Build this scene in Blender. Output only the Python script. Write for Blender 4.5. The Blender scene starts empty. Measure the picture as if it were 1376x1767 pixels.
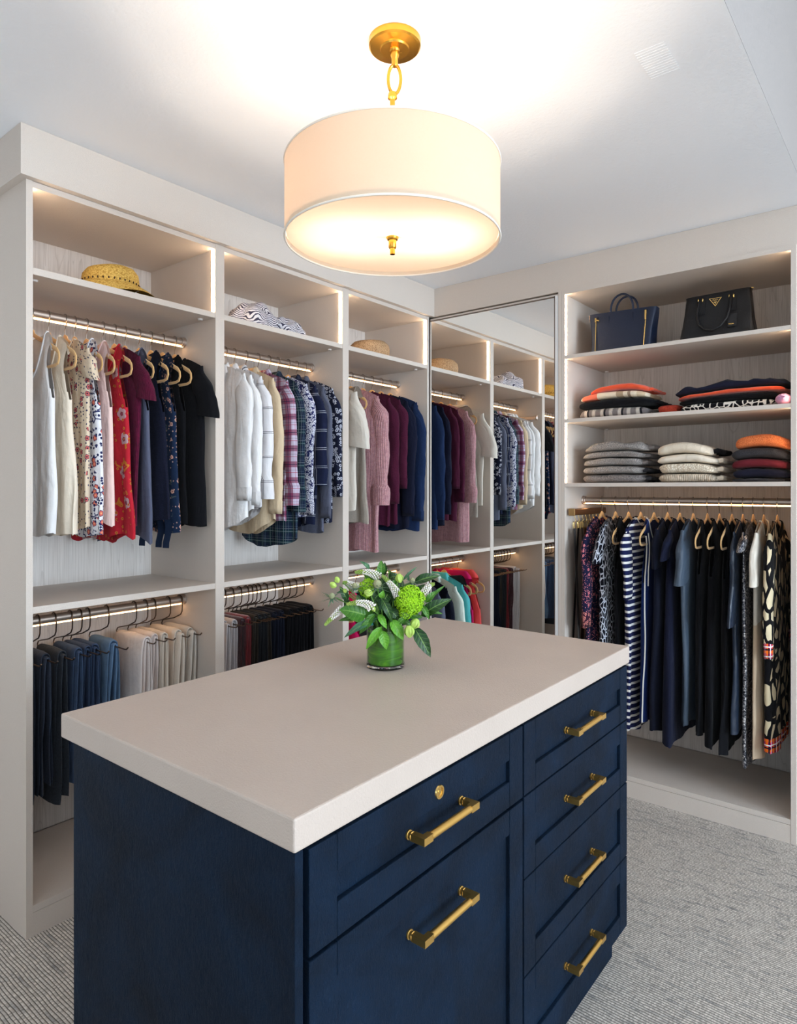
import bpy, bmesh, math, random
from math import sin, cos, pi, radians, sqrt, atan2
from mathutils import Vector, Matrix, noise
random.seed(7)
S = bpy.context.scene
COL = S.collection

# ---------------------------------------------------------------- camera, world, light, exposure
cam_d = bpy.data.cameras.new('camera'); cam = bpy.data.objects.new('camera', cam_d); COL.objects.link(cam)
cam.location = (0, 0, 1.42); cam.rotation_euler = (radians(90), 0, 0.6753)
cam_d.sensor_fit = 'HORIZONTAL'; cam_d.sensor_width = 36; cam_d.lens = 36 * 1147.23 / 1376
cam_d.shift_y = -(883.5 - 845.1) / 1376
cam_d.clip_start = .02; S.camera = cam
S.view_settings.view_transform = 'Standard'; S.view_settings.look = 'None'
S.view_settings.exposure = 0.70; S.view_settings.gamma = 1.0; S.view_settings.use_curve_mapping = False
S.cycles.use_denoising = True
S.cycles.max_bounces = 10; S.cycles.diffuse_bounces = 5; S.cycles.glossy_bounces = 4
S.cycles.transmission_bounces = 6; S.cycles.transparent_max_bounces = 8
S.cycles.sample_clamp_indirect = 4.0; S.cycles.caustics_reflective = True; S.cycles.caustics_refractive = False
W = bpy.data.worlds.new('sky'); S.world = W; W.use_nodes = True
W.node_tree.nodes['Background'].inputs[0].default_value = (.62, .78, 1, 1)
W.node_tree.nodes['Background'].inputs[1].default_value = 1.5

def area(name, loc, rot, sx, sy, power, color):
    l = bpy.data.lights.new(name, 'AREA'); l.shape = 'RECTANGLE'; l.size = sx; l.size_y = sy
    l.energy = power; l.color = color
    o = bpy.data.objects.new(name, l); o.location = loc; o.rotation_euler = rot; COL.objects.link(o); return o
# daylight through the window of the adjoining room on the right, and a weak warm fill added behind the camera
area('daylight_right', (6.35, .6, 1.65), (0, radians(92), 0), 2.5, 3.2, 268, (.70, .85, 1))
area('warm_fill_behind', (-.3, -2.12, 1.5), (radians(-90), 0, 0), 2.2, 1.5, 2, (1, .86, .72))
def bulb_light(loc):
    l = bpy.data.lights.new('bulb_light', 'POINT'); l.energy = 4.3; l.color = (1, .87, .72); l.shadow_soft_size = .02
    o = bpy.data.objects.new('bulb_light', l); o.location = loc; COL.objects.link(o)

# ---------------------------------------------------------------- node helpers
def lin(c):
    r = []
    for v in c[:3]:
        v = v / 255.
        r.append(v / 12.92 if v <= .04045 else ((v + .055) / 1.055) ** 2.4)
    return (r[0], r[1], r[2], 1)

class NT:
    def __init__(s, name, rough=.8, metal=0, spec=.3, sheen=0, **kw):
        s.m = bpy.data.materials.new(name); s.m.use_nodes = True; s.t = s.m.node_tree
        s.b = s.t.nodes['Principled BSDF']; s.out = s.t.nodes['Material Output']
        s.b.inputs['Roughness'].default_value = rough; s.b.inputs['Metallic'].default_value = metal
        s.b.inputs['Specular IOR Level'].default_value = spec
        if sheen: s.b.inputs['Sheen Weight'].default_value = sheen
        s.uv = None; s.ob = None
    def N(s, kind, **kw):
        n = s.t.nodes.new('ShaderNode' + kind)
        for k, v in kw.items(): setattr(n, k, v)
        return n
    def L(s, a, b): s.t.links.new(a, b)
    def put(s, sock, v):
        if hasattr(v, 'is_output') or isinstance(v, bpy.types.NodeSocket): s.L(v, sock)
        else: sock.default_value = v
    def M(s, op, a, b=0., c=None):
        n = s.N('Math', operation=op); s.put(n.inputs[0], a); s.put(n.inputs[1], b)
        if c is not None: s.put(n.inputs[2], c)
        return n.outputs[0]
    def UV(s):
        if s.uv is None: s.uv = s.N('UVMap').outputs[0]
        return s.uv
    def OB(s):
        if s.ob is None: s.ob = s.N('TexCoord').outputs['Object']
        return s.ob
    def sep(s, v):
        n = s.N('SeparateXYZ'); s.L(v, n.inputs[0]); return n.outputs
    def comb(s, x, y, z=0.):
        n = s.N('CombineXYZ'); s.put(n.inputs[0], x); s.put(n.inputs[1], y); s.put(n.inputs[2], z); return n.outputs[0]
    def scale(s, v, sc, off=(0, 0, 0)):
        n = s.N('Mapping'); s.L(v, n.inputs[0]); n.inputs['Scale'].default_value = sc; n.inputs['Location'].default_value = off
        return n.outputs[0]
    def noise(s, v, sc=5., det=2., rough=.5, dist=0., vec=None):
        n = s.N('TexNoise'); s.L(v, n.inputs['Vector']); n.inputs['Scale'].default_value = sc
        n.inputs['Detail'].default_value = det; n.inputs['Roughness'].default_value = rough; n.inputs['Distortion'].default_value = dist
        return n.outputs['Fac']
    def vor(s, v, sc, feature='F1', rnd=1.):
        n = s.N('TexVoronoi', feature=feature); s.L(v, n.inputs['Vector']); n.inputs['Scale'].default_value = sc
        n.inputs['Randomness'].default_value = rnd; return n
    def ramp(s, f, stops):
        n = s.N('ValToRGB'); s.L(f, n.inputs[0]); e = n.color_ramp.elements
        while len(e) < len(stops): e.new(.5)
        for i, (p, c) in enumerate(stops): e[i].position = p; e[i].color = c
        return n.outputs[0]
    def step(s, f, a, b):   # smooth 0..1 between a and b
        n = s.N('MapRange'); s.put(n.inputs[0], f); n.inputs[1].default_value = a; n.inputs[2].default_value = b; return n.outputs[0]
    def mix(s, f, a, b, mode='MIX'):
        n = s.N('Mix', data_type='RGBA', blend_type=mode); s.put(n.inputs[0], f); s.put(n.inputs[6], a); s.put(n.inputs[7], b); return n.outputs[2]
    def col(s, v): s.put(s.b.inputs['Base Color'], v); return s
    wr = None; wn = None
    def bump(s, h, st=.3, d=.002):
        if s.wr is not None and s.wn is None:
            k = s.N('Bump'); k.inputs['Strength'].default_value = .55; k.inputs['Distance'].default_value = .012; s.L(s.wr, k.inputs['Height']); s.wn = k.outputs[0]
        n = s.N('Bump')
        if s.wn is not None: s.L(s.wn, n.inputs['Normal']); n.inputs['Strength'].default_value = st; n.inputs['Distance'].default_value = d
        s.L(h, n.inputs['Height']); s.L(n.outputs[0], s.b.inputs['Normal']); return s

def flat(name, c, rough=.6, metal=0, spec=.4, **kw):
    n = NT(name, rough, metal, spec); n.col(lin(c)); return n.m

# ---------------------------------------------------------------- setting materials
def laminate():
    n = NT('greige_laminate', .55, spec=.3)
    f = n.noise(n.OB(), 420, 2); g = n.noise(n.OB(), 3, 2)
    n.col(n.mix(n.M('MULTIPLY', f, .5), lin((217, 205, 194)), lin((200, 187, 176)))); n.bump(f, .08, .001); return n.m
def woodgrain():
    n = NT('pale_wood_laminate', .6, spec=.25)
    v = n.scale(n.OB(), (1, 1, .06)); a = n.noise(v, 26, 3, .6, .6)
    w = n.scale(n.OB(), (1, 1, .07)); b = n.noise(w, 9, 2, .5, 1.5)
    ring = n.M('FRACT', n.M('MULTIPLY', b, 9.)); line = n.M('MULTIPLY', n.step(ring, .16, .0), .32)
    fine = n.noise(n.scale(n.OB(), (1, 1, .02)), 230, 2)
    c = n.mix(a, lin((204, 194, 186)), lin((230, 223, 217))); c = n.mix(line, c, lin((150, 136, 126)))
    c = n.mix(n.M('MULTIPLY', n.step(fine, .45, .7), .35), c, lin((168, 156, 147)))
    n.col(c); n.bump(fine, .1, .001); return n.m
def carpet():
    n = NT('ribbed_wool_carpet', .95, spec=.1)
    x, y, z = n.sep(n.OB())[:3]
    wob = n.noise(n.OB(), 14, 2); yy = n.M('ADD', y, n.M('MULTIPLY', wob, .006))
    r = n.M('MULTIPLY', yy, 1 / .0092); fr = n.M('FRACT', r); row = n.M('FLOOR', r)
    rib = n.M('SINE', n.M('MULTIPLY', fr, pi))                              # 0..1 hump
    yarn = n.noise(n.comb(n.M('MULTIPLY', x, 180.), n.M('MULTIPLY', row, 7.3)), 1, 2, .6)
    streak = n.noise(n.comb(n.M('MULTIPLY', x, 9.), n.M('MULTIPLY', row, 3.7)), 1, 3, .65)
    loop = n.noise(n.OB(), 330, 1)
    c = n.mix(n.step(yarn, .35, .65), lin((178, 170, 161)), lin((234, 226, 216)))
    c = n.mix(n.M('MULTIPLY', n.step(streak, .53, .73), .6), c, lin((92, 98, 108)))
    c = n.mix(n.step(rib, .62, .2), c, lin((104, 97, 90)))
    n.col(c)
    h = n.M('ADD', rib, n.M('MULTIPLY', loop, .8)); n.bump(h, .9, .005); return n.m
def plaster(name, c):
    n = NT(name, .9, spec=.15); f = n.noise(n.OB(), 90, 3); n.col(lin(c)); n.bump(f, .04, .001); return n.m
def counter():
    n = NT('taupe_counter_laminate', .42, spec=.35)
    f = n.noise(n.OB(), 260, 2); g = n.noise(n.OB(), 6, 3)
    n.col(n.mix(g, lin((190, 174, 162)), lin((202, 186, 174)))); n.bump(f, .12, .001)
    return n.m
def navy():
    n = NT('navy_embossed_leather_finish', .5, spec=.13)
    g = n.noise(n.OB(), 4.5, 4, .65, 1.2); sc = n.noise(n.scale(n.OB(), (3, 3, 1)), 38, 4, .7, 2.)
    c = n.mix(n.step(g, .3, .75), lin((4, 16, 30)), lin((9, 32, 54)))
    c = n.mix(n.M('MULTIPLY', n.M('MULTIPLY', n.step(sc, .6, .8), n.step(g, .45, .65)), .6), c, lin((66, 88, 114)))
    n.col(c); f = n.noise(n.OB(), 300, 2); n.bump(n.M('ADD', f, n.M('MULTIPLY', sc, 2.)), .12, .001)
    n.put(n.b.inputs['Roughness'], n.step(sc, -1., 1.4)); return n.m
def metal(name, c, rough, aniso=True):
    n = NT(name, rough, 1.); n.col(lin(c))
    f = n.noise(n.scale(n.OB(), (1, 1, 1)), 40, 1); n.put(n.b.inputs['Roughness'], n.M('MULTIPLY_ADD', f, .02, rough - .01)); return n.m
def emis(name, c, st):
    n = NT(name, .6); n.col((c[0], c[1], c[2], 1)); n.b.inputs['Emission Color'].default_value = (*c, 1); n.b.inputs['Emission Strength'].default_value = st; return n.m

LAM, WOOD, CARPET = laminate(), woodgrain(), carpet()
CEIL, WALLM = plaster('white_ceiling_paint', (244, 245, 248)), plaster('white_wall_paint', (222, 213, 206))
COUNTER, NAVY = counter(), navy()
BRASS = metal('brushed_brass', (226, 184, 104), .36)
LAMPBRASS = metal('warm_brass', (220, 164, 66), .27)
GOLD = metal('polished_gold', (232, 196, 120), .18)
NICKEL = metal('brushed_nickel', (206, 190, 178), .42)
CHROME = metal('steel_wire', (190, 184, 178), .22)
DARKWIRE = metal('dark_chrome_wire', (112, 98, 88), .28)
LED = emis('led_strip_diffuser', (1, .76, .52), 15.)
LEDROD = emis('rod_led_strip', (1, .60, .28), 6.5)
def mirror_m():
    n = NT('mirror_silver', .0, 1.); n.col((.93, .94, .93, 1)); n.b.inputs['Roughness'].default_value = .0; return n.m
MIRROR = mirror_m()
HANGERM = NT('tan_velvet', .75, sheen=.3); HANGERM.col(lin((222, 176, 116))); HANGERM = HANGERM.m
def glass_m(name='clear_glass', c=(1, 1, 1, 1)):
    m = bpy.data.materials.new(name); m.use_nodes = True; t = m.node_tree; t.nodes.clear()
    o = t.nodes.new('ShaderNodeOutputMaterial'); g = t.nodes.new('ShaderNodeBsdfGlossy'); g.inputs['Roughness'].default_value = .02
    tr = t.nodes.new('ShaderNodeBsdfTransparent'); tr.inputs[0].default_value = c
    fr = t.nodes.new('ShaderNodeFresnel'); fr.inputs[0].default_value = 1.5; mx = t.nodes.new('ShaderNodeMixShader')
    ge = t.nodes.new('ShaderNodeNewGeometry'); mu = t.nodes.new('ShaderNodeMath'); mu.operation = 'MULTIPLY_ADD'; mu.inputs[1].default_value = -1; mu.inputs[2].default_value = 1; t.links.new(ge.outputs['Backfacing'], mu.inputs[0]); m2 = t.nodes.new('ShaderNodeMath'); m2.operation = 'MULTIPLY'; t.links.new(fr.outputs[0], m2.inputs[0]); t.links.new(mu.outputs[0], m2.inputs[1]); t.links.new(m2.outputs[0], mx.inputs[0]); t.links.new(tr.outputs[0], mx.inputs[1]); t.links.new(g.outputs[0], mx.inputs[2]); t.links.new(mx.outputs[0], o.inputs[0])
    return m
GLASS = glass_m('clear_glass', (.95, .98, .95, 1))

# ---------------------------------------------------------------- mesh helpers
class MB:
    def __init__(s): s.v = []; s.f = []; s.uv = []
    def add(s, vs, fs, uvs=None):
        b = len(s.v); s.v += [tuple(v) for v in vs]; s.f += [tuple(i + b for i in f) for f in fs]
        s.uv += uvs if uvs else [(0., 0.)] * len(vs)
    def box(s, x0, x1, y0, y1, z0, z1):
        v = [(x, y, z) for z in (z0, z1) for y in (y0, y1) for x in (x0, x1)]
        s.add(v, [(0, 2, 3, 1), (4, 5, 7, 6), (0, 1, 5, 4), (2, 6, 7, 3), (0, 4, 6, 2), (1, 3, 7, 5)])
    def grid(s, P, closed_u=False, closed_v=False, uv=None, skip=None):
        nv, nu = len(P), len(P[0]); b = len(s.v)
        for j in range(nv):
            for i in range(nu):
                s.v.append(tuple(P[j][i])); s.uv.append(uv[j][i] if uv else (0., 0.))
        for j in range(nv if closed_v else nv - 1):
            for i in range(nu if closed_u else nu - 1):
                if skip and skip(j, i): continue
                j2, i2 = (j + 1) % nv, (i + 1) % nu
                s.f.append((b + j * nu + i, b + j * nu + i2, b + j2 * nu + i2, b + j2 * nu + i))
    def cap(s, ring, flip=False):
        b = len(s.v); n = len(ring); c = sum((Vector(p) for p in ring), Vector()) / n
        s.add(list(ring) + [c], [(i, (i + 1) % n, n) if not flip else ((i + 1) % n, i, n) for i in range(n)])
    def tube(s, pts, r, n=8, caps=True, closed=False):
        pts = [Vector(p) for p in pts]; R = r if isinstance(r, (list, tuple)) else [r] * len(pts)
        rings = []; up = None; L = len(pts)
        for k, p in enumerate(pts):
            if closed: d = pts[(k + 1) % L] - pts[k - 1]
            else: d = pts[min(k + 1, L - 1)] - pts[max(k - 1, 0)]
            d.normalize()
            if up is None:
                up = Vector((0, 0, 1)) if abs(d.z) < .9 else Vector((1, 0, 0))
            a = d.cross(up).normalized(); up = a.cross(d).normalized()
            rings.append([p + (a * cos(2 * pi * i / n) + up * sin(2 * pi * i / n)) * R[k] for i in range(n)])
        s.grid(rings, closed_u=True, closed_v=closed)
        if caps and not closed: s.cap(rings[0]); s.cap(rings[-1], True)
    def lathe(s, prof, c=(0, 0, 0), n=32, axis='z'):
        rings = []
        for r, h in prof:
            ring = []
            for i in range(n):
                a = 2 * pi * i / n; p = (r * cos(a), r * sin(a), h)
                if axis == 'x': p = (p[2], p[0], p[1])
                if axis == 'y': p = (p[0], p[2], p[1])
                ring.append((c[0] + p[0], c[1] + p[1], c[2] + p[2]))
            rings.append(ring)
        s.grid(rings, closed_u=True)
    def ell(s, c, r, n=10, m=6, rot=None):
        rings = []
        for j in range(m + 1):
            ph = pi * j / m; ring = []
            for i in range(n):
                a = 2 * pi * i / n; p = Vector((r[0] * sin(ph) * cos(a), r[1] * sin(ph) * sin(a), r[2] * cos(ph)))
                if rot: p = rot @ p
                ring.append(Vector(c) + p)
            rings.append(ring)
        s.grid(rings, closed_u=True)
    def build(s, name, m, parent=None, smooth=True, bevel=0, loc=None, kind=None, fix=True):
        me = bpy.data.meshes.new(name); me.from_pydata(s.v, [], s.f); me.update()
        u = me.uv_layers.new(name='UVMap'); lv = [0] * len(me.loops); me.loops.foreach_get('vertex_index', lv)
        flatuv = []
        for i in lv: flatuv += s.uv[i]
        u.data.foreach_set('uv', flatuv)
        if fix:
            bm = bmesh.new(); bm.from_mesh(me); bmesh.ops.remove_doubles(bm, verts=bm.verts, dist=1e-6); bmesh.ops.recalc_face_normals(bm, faces=bm.faces); bm.to_mesh(me); bm.free()
        if smooth:
            me.polygons.foreach_set('use_smooth', [True] * len(me.polygons))
            if fix: me.set_sharp_from_angle(angle=radians(38))
        me.materials.append(m)
        o = bpy.data.objects.new(name, me); COL.objects.link(o)
        if parent: o.parent = parent
        if loc: o.location = loc
        if bevel:
            b = o.modifiers.new('bevel', 'BEVEL'); b.width = bevel; b.segments = 2; b.limit_method = 'ANGLE'
        if kind: o['kind'] = kind
        return o
def boxo(name, m, b, parent=None, bevel=0, kind=None, label=None):
    q = MB(); q.box(*b); o = q.build(name, m, parent, smooth=False, bevel=bevel, kind=kind)
    if label: o['label'] = label
    return o
def empty(name, loc=(0, 0, 0), rz=0, label=None, cat=None, group=None):
    o = bpy.data.objects.new(name, None); o.location = loc; o.rotation_euler = (0, 0, rz); COL.objects.link(o)
    o.empty_display_size = .05
    return tag(o, label, cat, group)
def tag(o, label=None, cat=None, group=None):
    if label: o['label'] = label
    if cat: o['category'] = cat
    if group: o['group'] = group
    return o
def copy_tree(o, parent=None):
    c = o.copy(); COL.objects.link(c); c.parent = parent
    for ch in list(o.children): copy_tree(ch, c)
    return c

# ---------------------------------------------------------------- room shell
def st(name, m, b, bevel=0): return boxo(name, m, b, kind='structure', bevel=bevel)
ZC, ZK = 2.56, 2.401
XW, YW, XR, YB = -2.74, 3.60, 6.5, -2.25
XH, ZH = -.376, 3.32   # the closet ceiling stops here; the adjoining room is taller
st('floor', CARPET, (XW, XR, YB, YW, -.05, 0))
st('ceiling', CEIL, (XW, XH, YB, YW, ZC, ZC + .05))
st('wall_left', WALLM, (XW - .06, XW, YB, YW, 0, ZC))
st('wall_back', WALLM, (XW, -.415, YW, YW + .06, 0, ZC))
st('wall_right', WALLM, (-.4165, XR, 3.085, 3.20, 0, ZC))
st('wall_right_upper', WALLM, (XH, XR, 3.085, 3.20, ZC, ZH))
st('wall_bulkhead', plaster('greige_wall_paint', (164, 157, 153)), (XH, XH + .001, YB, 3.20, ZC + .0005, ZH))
st('ceiling_high', CEIL, (XH - .012, XR, YB, 3.20, ZH, ZH + .05))
def wall_window(wn, fn, x, ylo, yhi, zlo, zhi, axis):
    q = MB()
    a0, a1 = (YB, 3.085) if axis == 'x' else (XW, XR)
    for b in ((a0, ylo, 0, ZH), (yhi, a1, 0, ZH), (ylo, yhi, 0, zlo), (ylo, yhi, zhi, ZH)):
        q.box(x, x + .08, b[0], b[1], b[2], b[3]) if axis == 'x' else q.box(b[0], b[1], x - .08, x, b[2], b[3])
    q.build(wn, WALLM, smooth=False, kind='structure')
    w = empty(fn, (x, 0, 0) if axis == 'x' else (0, x, 0)); w['kind'] = 'structure'
    f = MB()
    for b in ((ylo, yhi, zlo, zlo + .06), (ylo, yhi, zhi - .06, zhi), (ylo, ylo + .06, zlo, zhi), (yhi - .06, yhi, zlo, zhi), ((ylo + yhi) / 2 - .025, (ylo + yhi) / 2 + .025, zlo, zhi)):
        f.box(-.01, .05, *b) if axis == 'x' else f.box(b[0], b[1], -.05, .01, b[2], b[3])
    f.build('window_frame', WALLM, w, smooth=False)
    p = MB()
    p.box(.02, .025, ylo, yhi, zlo, zhi) if axis == 'x' else p.box(ylo, yhi, -.025, -.02, zlo, zhi)
    p.build('pane', GLASS, w, smooth=False)
wall_window('wall_far_right', 'window_1', XR, -1.0, 2.2, .4, 2.9, 'x')
wall_window('wall_front', 'window_2', YB, -1.4, .8, .75, 2.2, 'y')
# crown fascia running round above the cabinets
c = MB(); c.box(-2.72, -2.2009, .8755, 3.5, ZK, ZC - .0005); c.box(-2.2009, -.4, 3.073, 3.59, ZK, ZC - .0005)
c.build('trim_1', LAM, smooth=False, kind='structure')

# ---------------------------------------------------------------- cabinets
XF = -2.227; XB = -2.715; YR = 3.062
def rod(parent, p0, p1, name='hanging_rod'):
    d = Vector(p1) - Vector(p0); ax = 'y' if abs(d.y) > abs(d.x) else 'x'
    q = MB(); L = d.length
    q.lathe([(.0155, 0), (.0155, L)], p0, 20, ax); r = q.build(name, NICKEL, parent); r['label'] = 'brushed metal hanging rod with a light strip underneath'
    z = p0[2] - .0155
    q = MB()
    if ax == 'y': q.box(p0[0] - .004, p0[0] + .004, p0[1] + .004, p1[1] - .004, z - .004, z + .002)
    else: q.box(p0[0] + .004, p1[0] - .004, p0[1] - .004, p0[1] + .004, z - .004, z + .002)
    q.build('light_strip', LEDROD, r, smooth=False)
    for e, sgn in ((p0, 1), (p1, -1)):
        q = MB(); q.lathe([(0, 0), (.022, 0), (.022, sgn * .004), (.0195, sgn * .006), (.0195, sgn * .016), (.0165, sgn * .018)], e, 24, ax)
        q.build('end_cap', NICKEL, r)
    return r
def cleat(parent, x, y, z):
    q = MB(); q.lathe([(.0, -.006), (.009, -.006), (.011, 0)], (x, y, z), 12); q.build('shelf_pin_cover', WALLM, parent)
BAYS = [(.9016, .922, 1.613, 1.634), (1.634, 1.655, 2.348, 2.369), (2.369, 2.390, 3.040, 3.058)]
names = ['left open wardrobe bay nearest the camera with straw sun hat on top', 'middle open wardrobe bay with the striped cloth hat on top', 'corner open wardrobe bay beside the mirror with woven cloche on top']
for k, (a, b, c_, d) in enumerate(BAYS):
    t = empty('wardrobe', (XF, (a + d) / 2, 0), 0, names[k], 'wardrobe', 'built-in wardrobe bays')
    o = Vector((-XF, -(a + d) / 2, 0)); off = lambda x0, x1, y0, y1, z0, z1: (x0 + o.x, x1 + o.x, y0 + o.y, y1 + o.y, z0, z1)
    boxo('side_panel', LAM, off(XB, XF, a, b, 0, ZK), t); boxo('side_panel', LAM, off(XB, XF, c_, d, 0, ZK), t)
    boxo('back_panel', WOOD, off(XB, XB + .018, b, c_, .1, ZK), t)
    boxo('top_panel', LAM, off(XB + .018, XF - .001, b, c_, ZK - .02, ZK - .003), t)
    boxo('light_valance', LAM, off(XF - .02, XF - .0005, b + .0008, c_ - .0008, ZK - .0125, ZK - .001), t)
    boxo('shelf', LAM, off(XB + .018, XF - .001, b + .0005, c_ - .0005, 2.105, 2.127), t, .0008)
    boxo('shelf', LAM, off(XB + .018, XF - .001, b + .0005, c_ - .0005, 1.025, 1.047), t, .0008)
    boxo('bottom_shelf', LAM, off(XB + .018, XF - .001, b + .0005, c_ - .0005, .0755, .0975), t, .0008)
    boxo('toe_kick', LAM, off(XF - .02, XF - .0012, b + .0005, c_ - .0005, 0, .0745), t)
    for yy, s_ in ((b, 1), (c_, -1)):
        y0, y1 = sorted((yy, yy + s_ * .004)); boxo('light_strip', LED, off(XF - .021, XF - .010, y0, y1, 2.128, 2.380), t)
    for xx in (XF - .06, XB + .06):
        cleat(t, xx + o.x, c_ - .03 + o.y, 2.105); cleat(t, xx + o.x, b + .03 + o.y, 2.105)
    for z in (2.036, .962): rod(t, Vector((-2.445, b, z)) + o, Vector((-2.445, c_, z)) + o)
    if k == 1:   # pull-out valet bar on the left side panel
        q = MB(); q.box(-2.66 + o.x, -2.262 + o.x, b + o.y, b + .016 + o.y, 1.937, 1.962)
        v = q.build('valet_rail', NICKEL, t, smooth=False, bevel=.003); v['label'] = 'pull-out brushed metal valet bar on the side panel'
        q = MB(); q.lathe([(0, 0), (.018, 0), (.018, .008), (.012, .012), (0, .012)], (-2.262 + o.x, b + .02 + o.y, 1.950), 24, 'x'); q.build('knob', NICKEL, v)

# mirrored tall cabinet in the corner
t = empty('mirrored_cabinet', (-1.82, YR, 0), 0, 'tall corner cabinet with full-height mirrored door reflecting the left bays', 'cabinet')
o = Vector((1.82, -YR, 0)); off = lambda x0, x1, y0, y1, z0, z1: (x0 + o.x, x1 + o.x, y0 + o.y, y1 + o.y, z0, z1)
boxo('side_panel', LAM, off(-1.4395, -1.405 - .017, YR, YW - .005, 0, ZK), t)
boxo('carcass', LAM, off(-2.2235, -1.4405, YR + .026, YW - .005, 0, ZK - .004), t)
dr = boxo('door', LAM, off(-2.2225, -1.4425, YR + .003, YR + .024, .08, ZK - .012), t)
mg = boxo('mirror_glass', MIRROR, off(-2.2200, -1.4595, YR - .001, YR + .003, .09, ZK - .028), dr)
fr = MB()
for b in ((-2.2225, -2.2200, .08, ZK - .02), (-1.4595, -1.4545, .08, ZK - .02), (-2.2225, -1.4545, ZK - .028, ZK - .022), (-2.2225, -1.4545, .08, .09)): fr.box(*off(b[0], b[1], YR - .003, YR + .003, b[2], b[3]))
fr.build('mirror_frame', flat('satin_bronze_edge', (120, 108, 100), .35, .9), dr, smooth=False)
fr = MB(); fr.box(*off(-1.4545, -1.4425, YR - .004, YR + .003, .08, ZK - .02)); x = fr.build('edge_pull', flat('white_edge', (226, 224, 222), .4), dr, smooth=False)
boxo('toe_kick', LAM, off(-2.222, -1.4405, YR + .004, YR + .02, 0, .076), t)

# right open wardrobe with shelves and long hanging
RX0, RX1 = -1.405, -.4375
t = empty('wardrobe', (-.92, YR, 0), 0, 'right wardrobe bay with handbags, folded knitwear and long dresses', 'wardrobe', 'built-in wardrobe bays')
o = Vector((.92, -YR, 0)); off = lambda x0, x1, y0, y1, z0, z1: (x0 + o.x, x1 + o.x, y0 + o.y, y1 + o.y, z0, z1)
YBK = YW - .012
boxo('side_panel', LAM, off(RX0 - .0165, RX0, YR, YBK, 0, ZK), t); boxo('side_panel', LAM, off(RX1, -.4185, YR, YBK, 0, ZK), t)
boxo('back_panel', WOOD, off(RX0, RX1, YBK - .018, YBK, .1, ZK), t)
boxo('top_panel', LAM, off(RX0, RX1, YR + .001, YBK - .018, ZK - .02, ZK - .003), t)
boxo('light_valance', LAM, off(RX0 + .0008, RX1 - .0008, YR + .0005, YR + .02, ZK - .0125, ZK - .001), t)
for z in (2.081, 1.767, 1.4525): boxo('shelf', LAM, off(RX0 + .0005, RX1 - .0005, YR + .001, YBK - .018, z - .018, z), t, .0008)
boxo('bottom_shelf', LAM, off(RX0 + .0005, RX1 - .0005, YR + .001, YBK - .018, .0755, .0975), t, .0008)
boxo('toe_kick', LAM, off(RX0 + .0005, RX1 - .0005, YR + .0012, YR + .02, 0, .0745), t)
for z0, z1 in ((2.082, 2.38), (1.768, 2.062), (1.4535, 1.748)):
    boxo('light_strip', LED, off(RX0, RX0 + .004, YR + .006, YR + .015, z0, z1), t)
    boxo('light_strip', LED, off(RX1 - .0008, RX1 + .002, YR + .010, YR + .019, z0, z1), t)
for z in (2.063, 1.749, 1.4345):
    for xx in (RX0 + .03, RX1 - .03): cleat(t, xx + o.x, YBK - .06 + o.y, z)
rod(t, Vector((RX0, 3.28, 1.367)) + o, Vector((RX1, 3.28, 1.367)) + o)

# ---------------------------------------------------------------- island
IX0, IX1, IY0, IY1 = -1.447, -.717, .655, 2.023
t = empty('island_cabinet', (-1.08, 1.34, 0), 0, 'navy blue wardrobe island with taupe worktop and brass pulls', 'island')
o = Vector((1.08, -1.34, 0)); off = lambda x0, x1, y0, y1, z0, z1: (x0 + o.x, x1 + o.x, y0 + o.y, y1 + o.y, z0, z1)
boxo('worktop', COUNTER, off(IX0, IX1, IY0, IY1, .893, .944), t, .0035)
boxo('end_panel', NAVY, off(-1.393, IX1 - .001, .657, .673, 0, .8925), t, .001)
boxo('end_panel', NAVY, off(-1.393, IX1 - .022, 1.999, 2.013, .10, .8925), t, .001)
boxo('back_panel', NAVY, off(-1.394, -1.376, .673, 1.999, 0, .8925), t, .001)
boxo('carcass', NAVY, off(-1.376, -.739, .673, 1.999, .10, .892), t)
boxo('toe_kick', NAVY, off(-1.376, -.757, .673, 1.985, 0, .0995), t)
def handle(parent, y0, y1, z, x):
    q = MB(); P = .034
    for yy, s_ in ((y0, 1), (y1, -1)):
        q.lathe([(0, 0), (.0088, 0), (.0088, .003), (.0066, .004), (.0066, .006), (.0082, .007), (.0082, .0095), (.006, .0105)], (x, yy, z), 20, 'x')
        q.box(x + .009, x + P - .0065, yy - .0065, yy + .0065, z - .0065, z + .0065)
        a, b = sorted((yy - s_ * .00655, yy + s_ * .020)); q.box(x + P - .0065, x + P + .0065, a, b, z - .0065, z + .0065)
    q.tube([(x + P, y0 + .019, z), (x + P, y1 - .019, z)], .0072, 18)
    h = q.build('handle', BRASS, parent, smooth=True); 
    m = h.modifiers.new('e', 'EDGE_SPLIT'); m.split_angle = radians(35); return h
def front(name, y0, y1, z0, z1, st_, rl, rh, label=None):
    X1, X0 = IX1 + .0005, IX1 - .021; R = .009
    q = MB(); g = .0006
    q.box(X0, X1, y0, y0 + st_ - g, z0, z1); q.box(X0, X1, y1 - st_ + g, y1, z0, z1)
    q.box(X0, X1 - .0003, y0 + st_, y1 - st_, z1 - rh, z1); q.box(X0, X1 - .0003, y0 + st_, y1 - st_, z0, z0 + rl)
    q.box(X0, X1 - R, y0 + st_ - g, y1 - st_ + g, z0 + rl, z1 - rh)
    for i, v in enumerate(q.v): q.v[i] = (v[0] + o.x, v[1] + o.y, v[2])
    f = q.build(name, NAVY, t, smooth=False, bevel=.0016, fix=False)
    if label: f['label'] = label
    return f
HX = IX1 - .0085 + o.x
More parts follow.
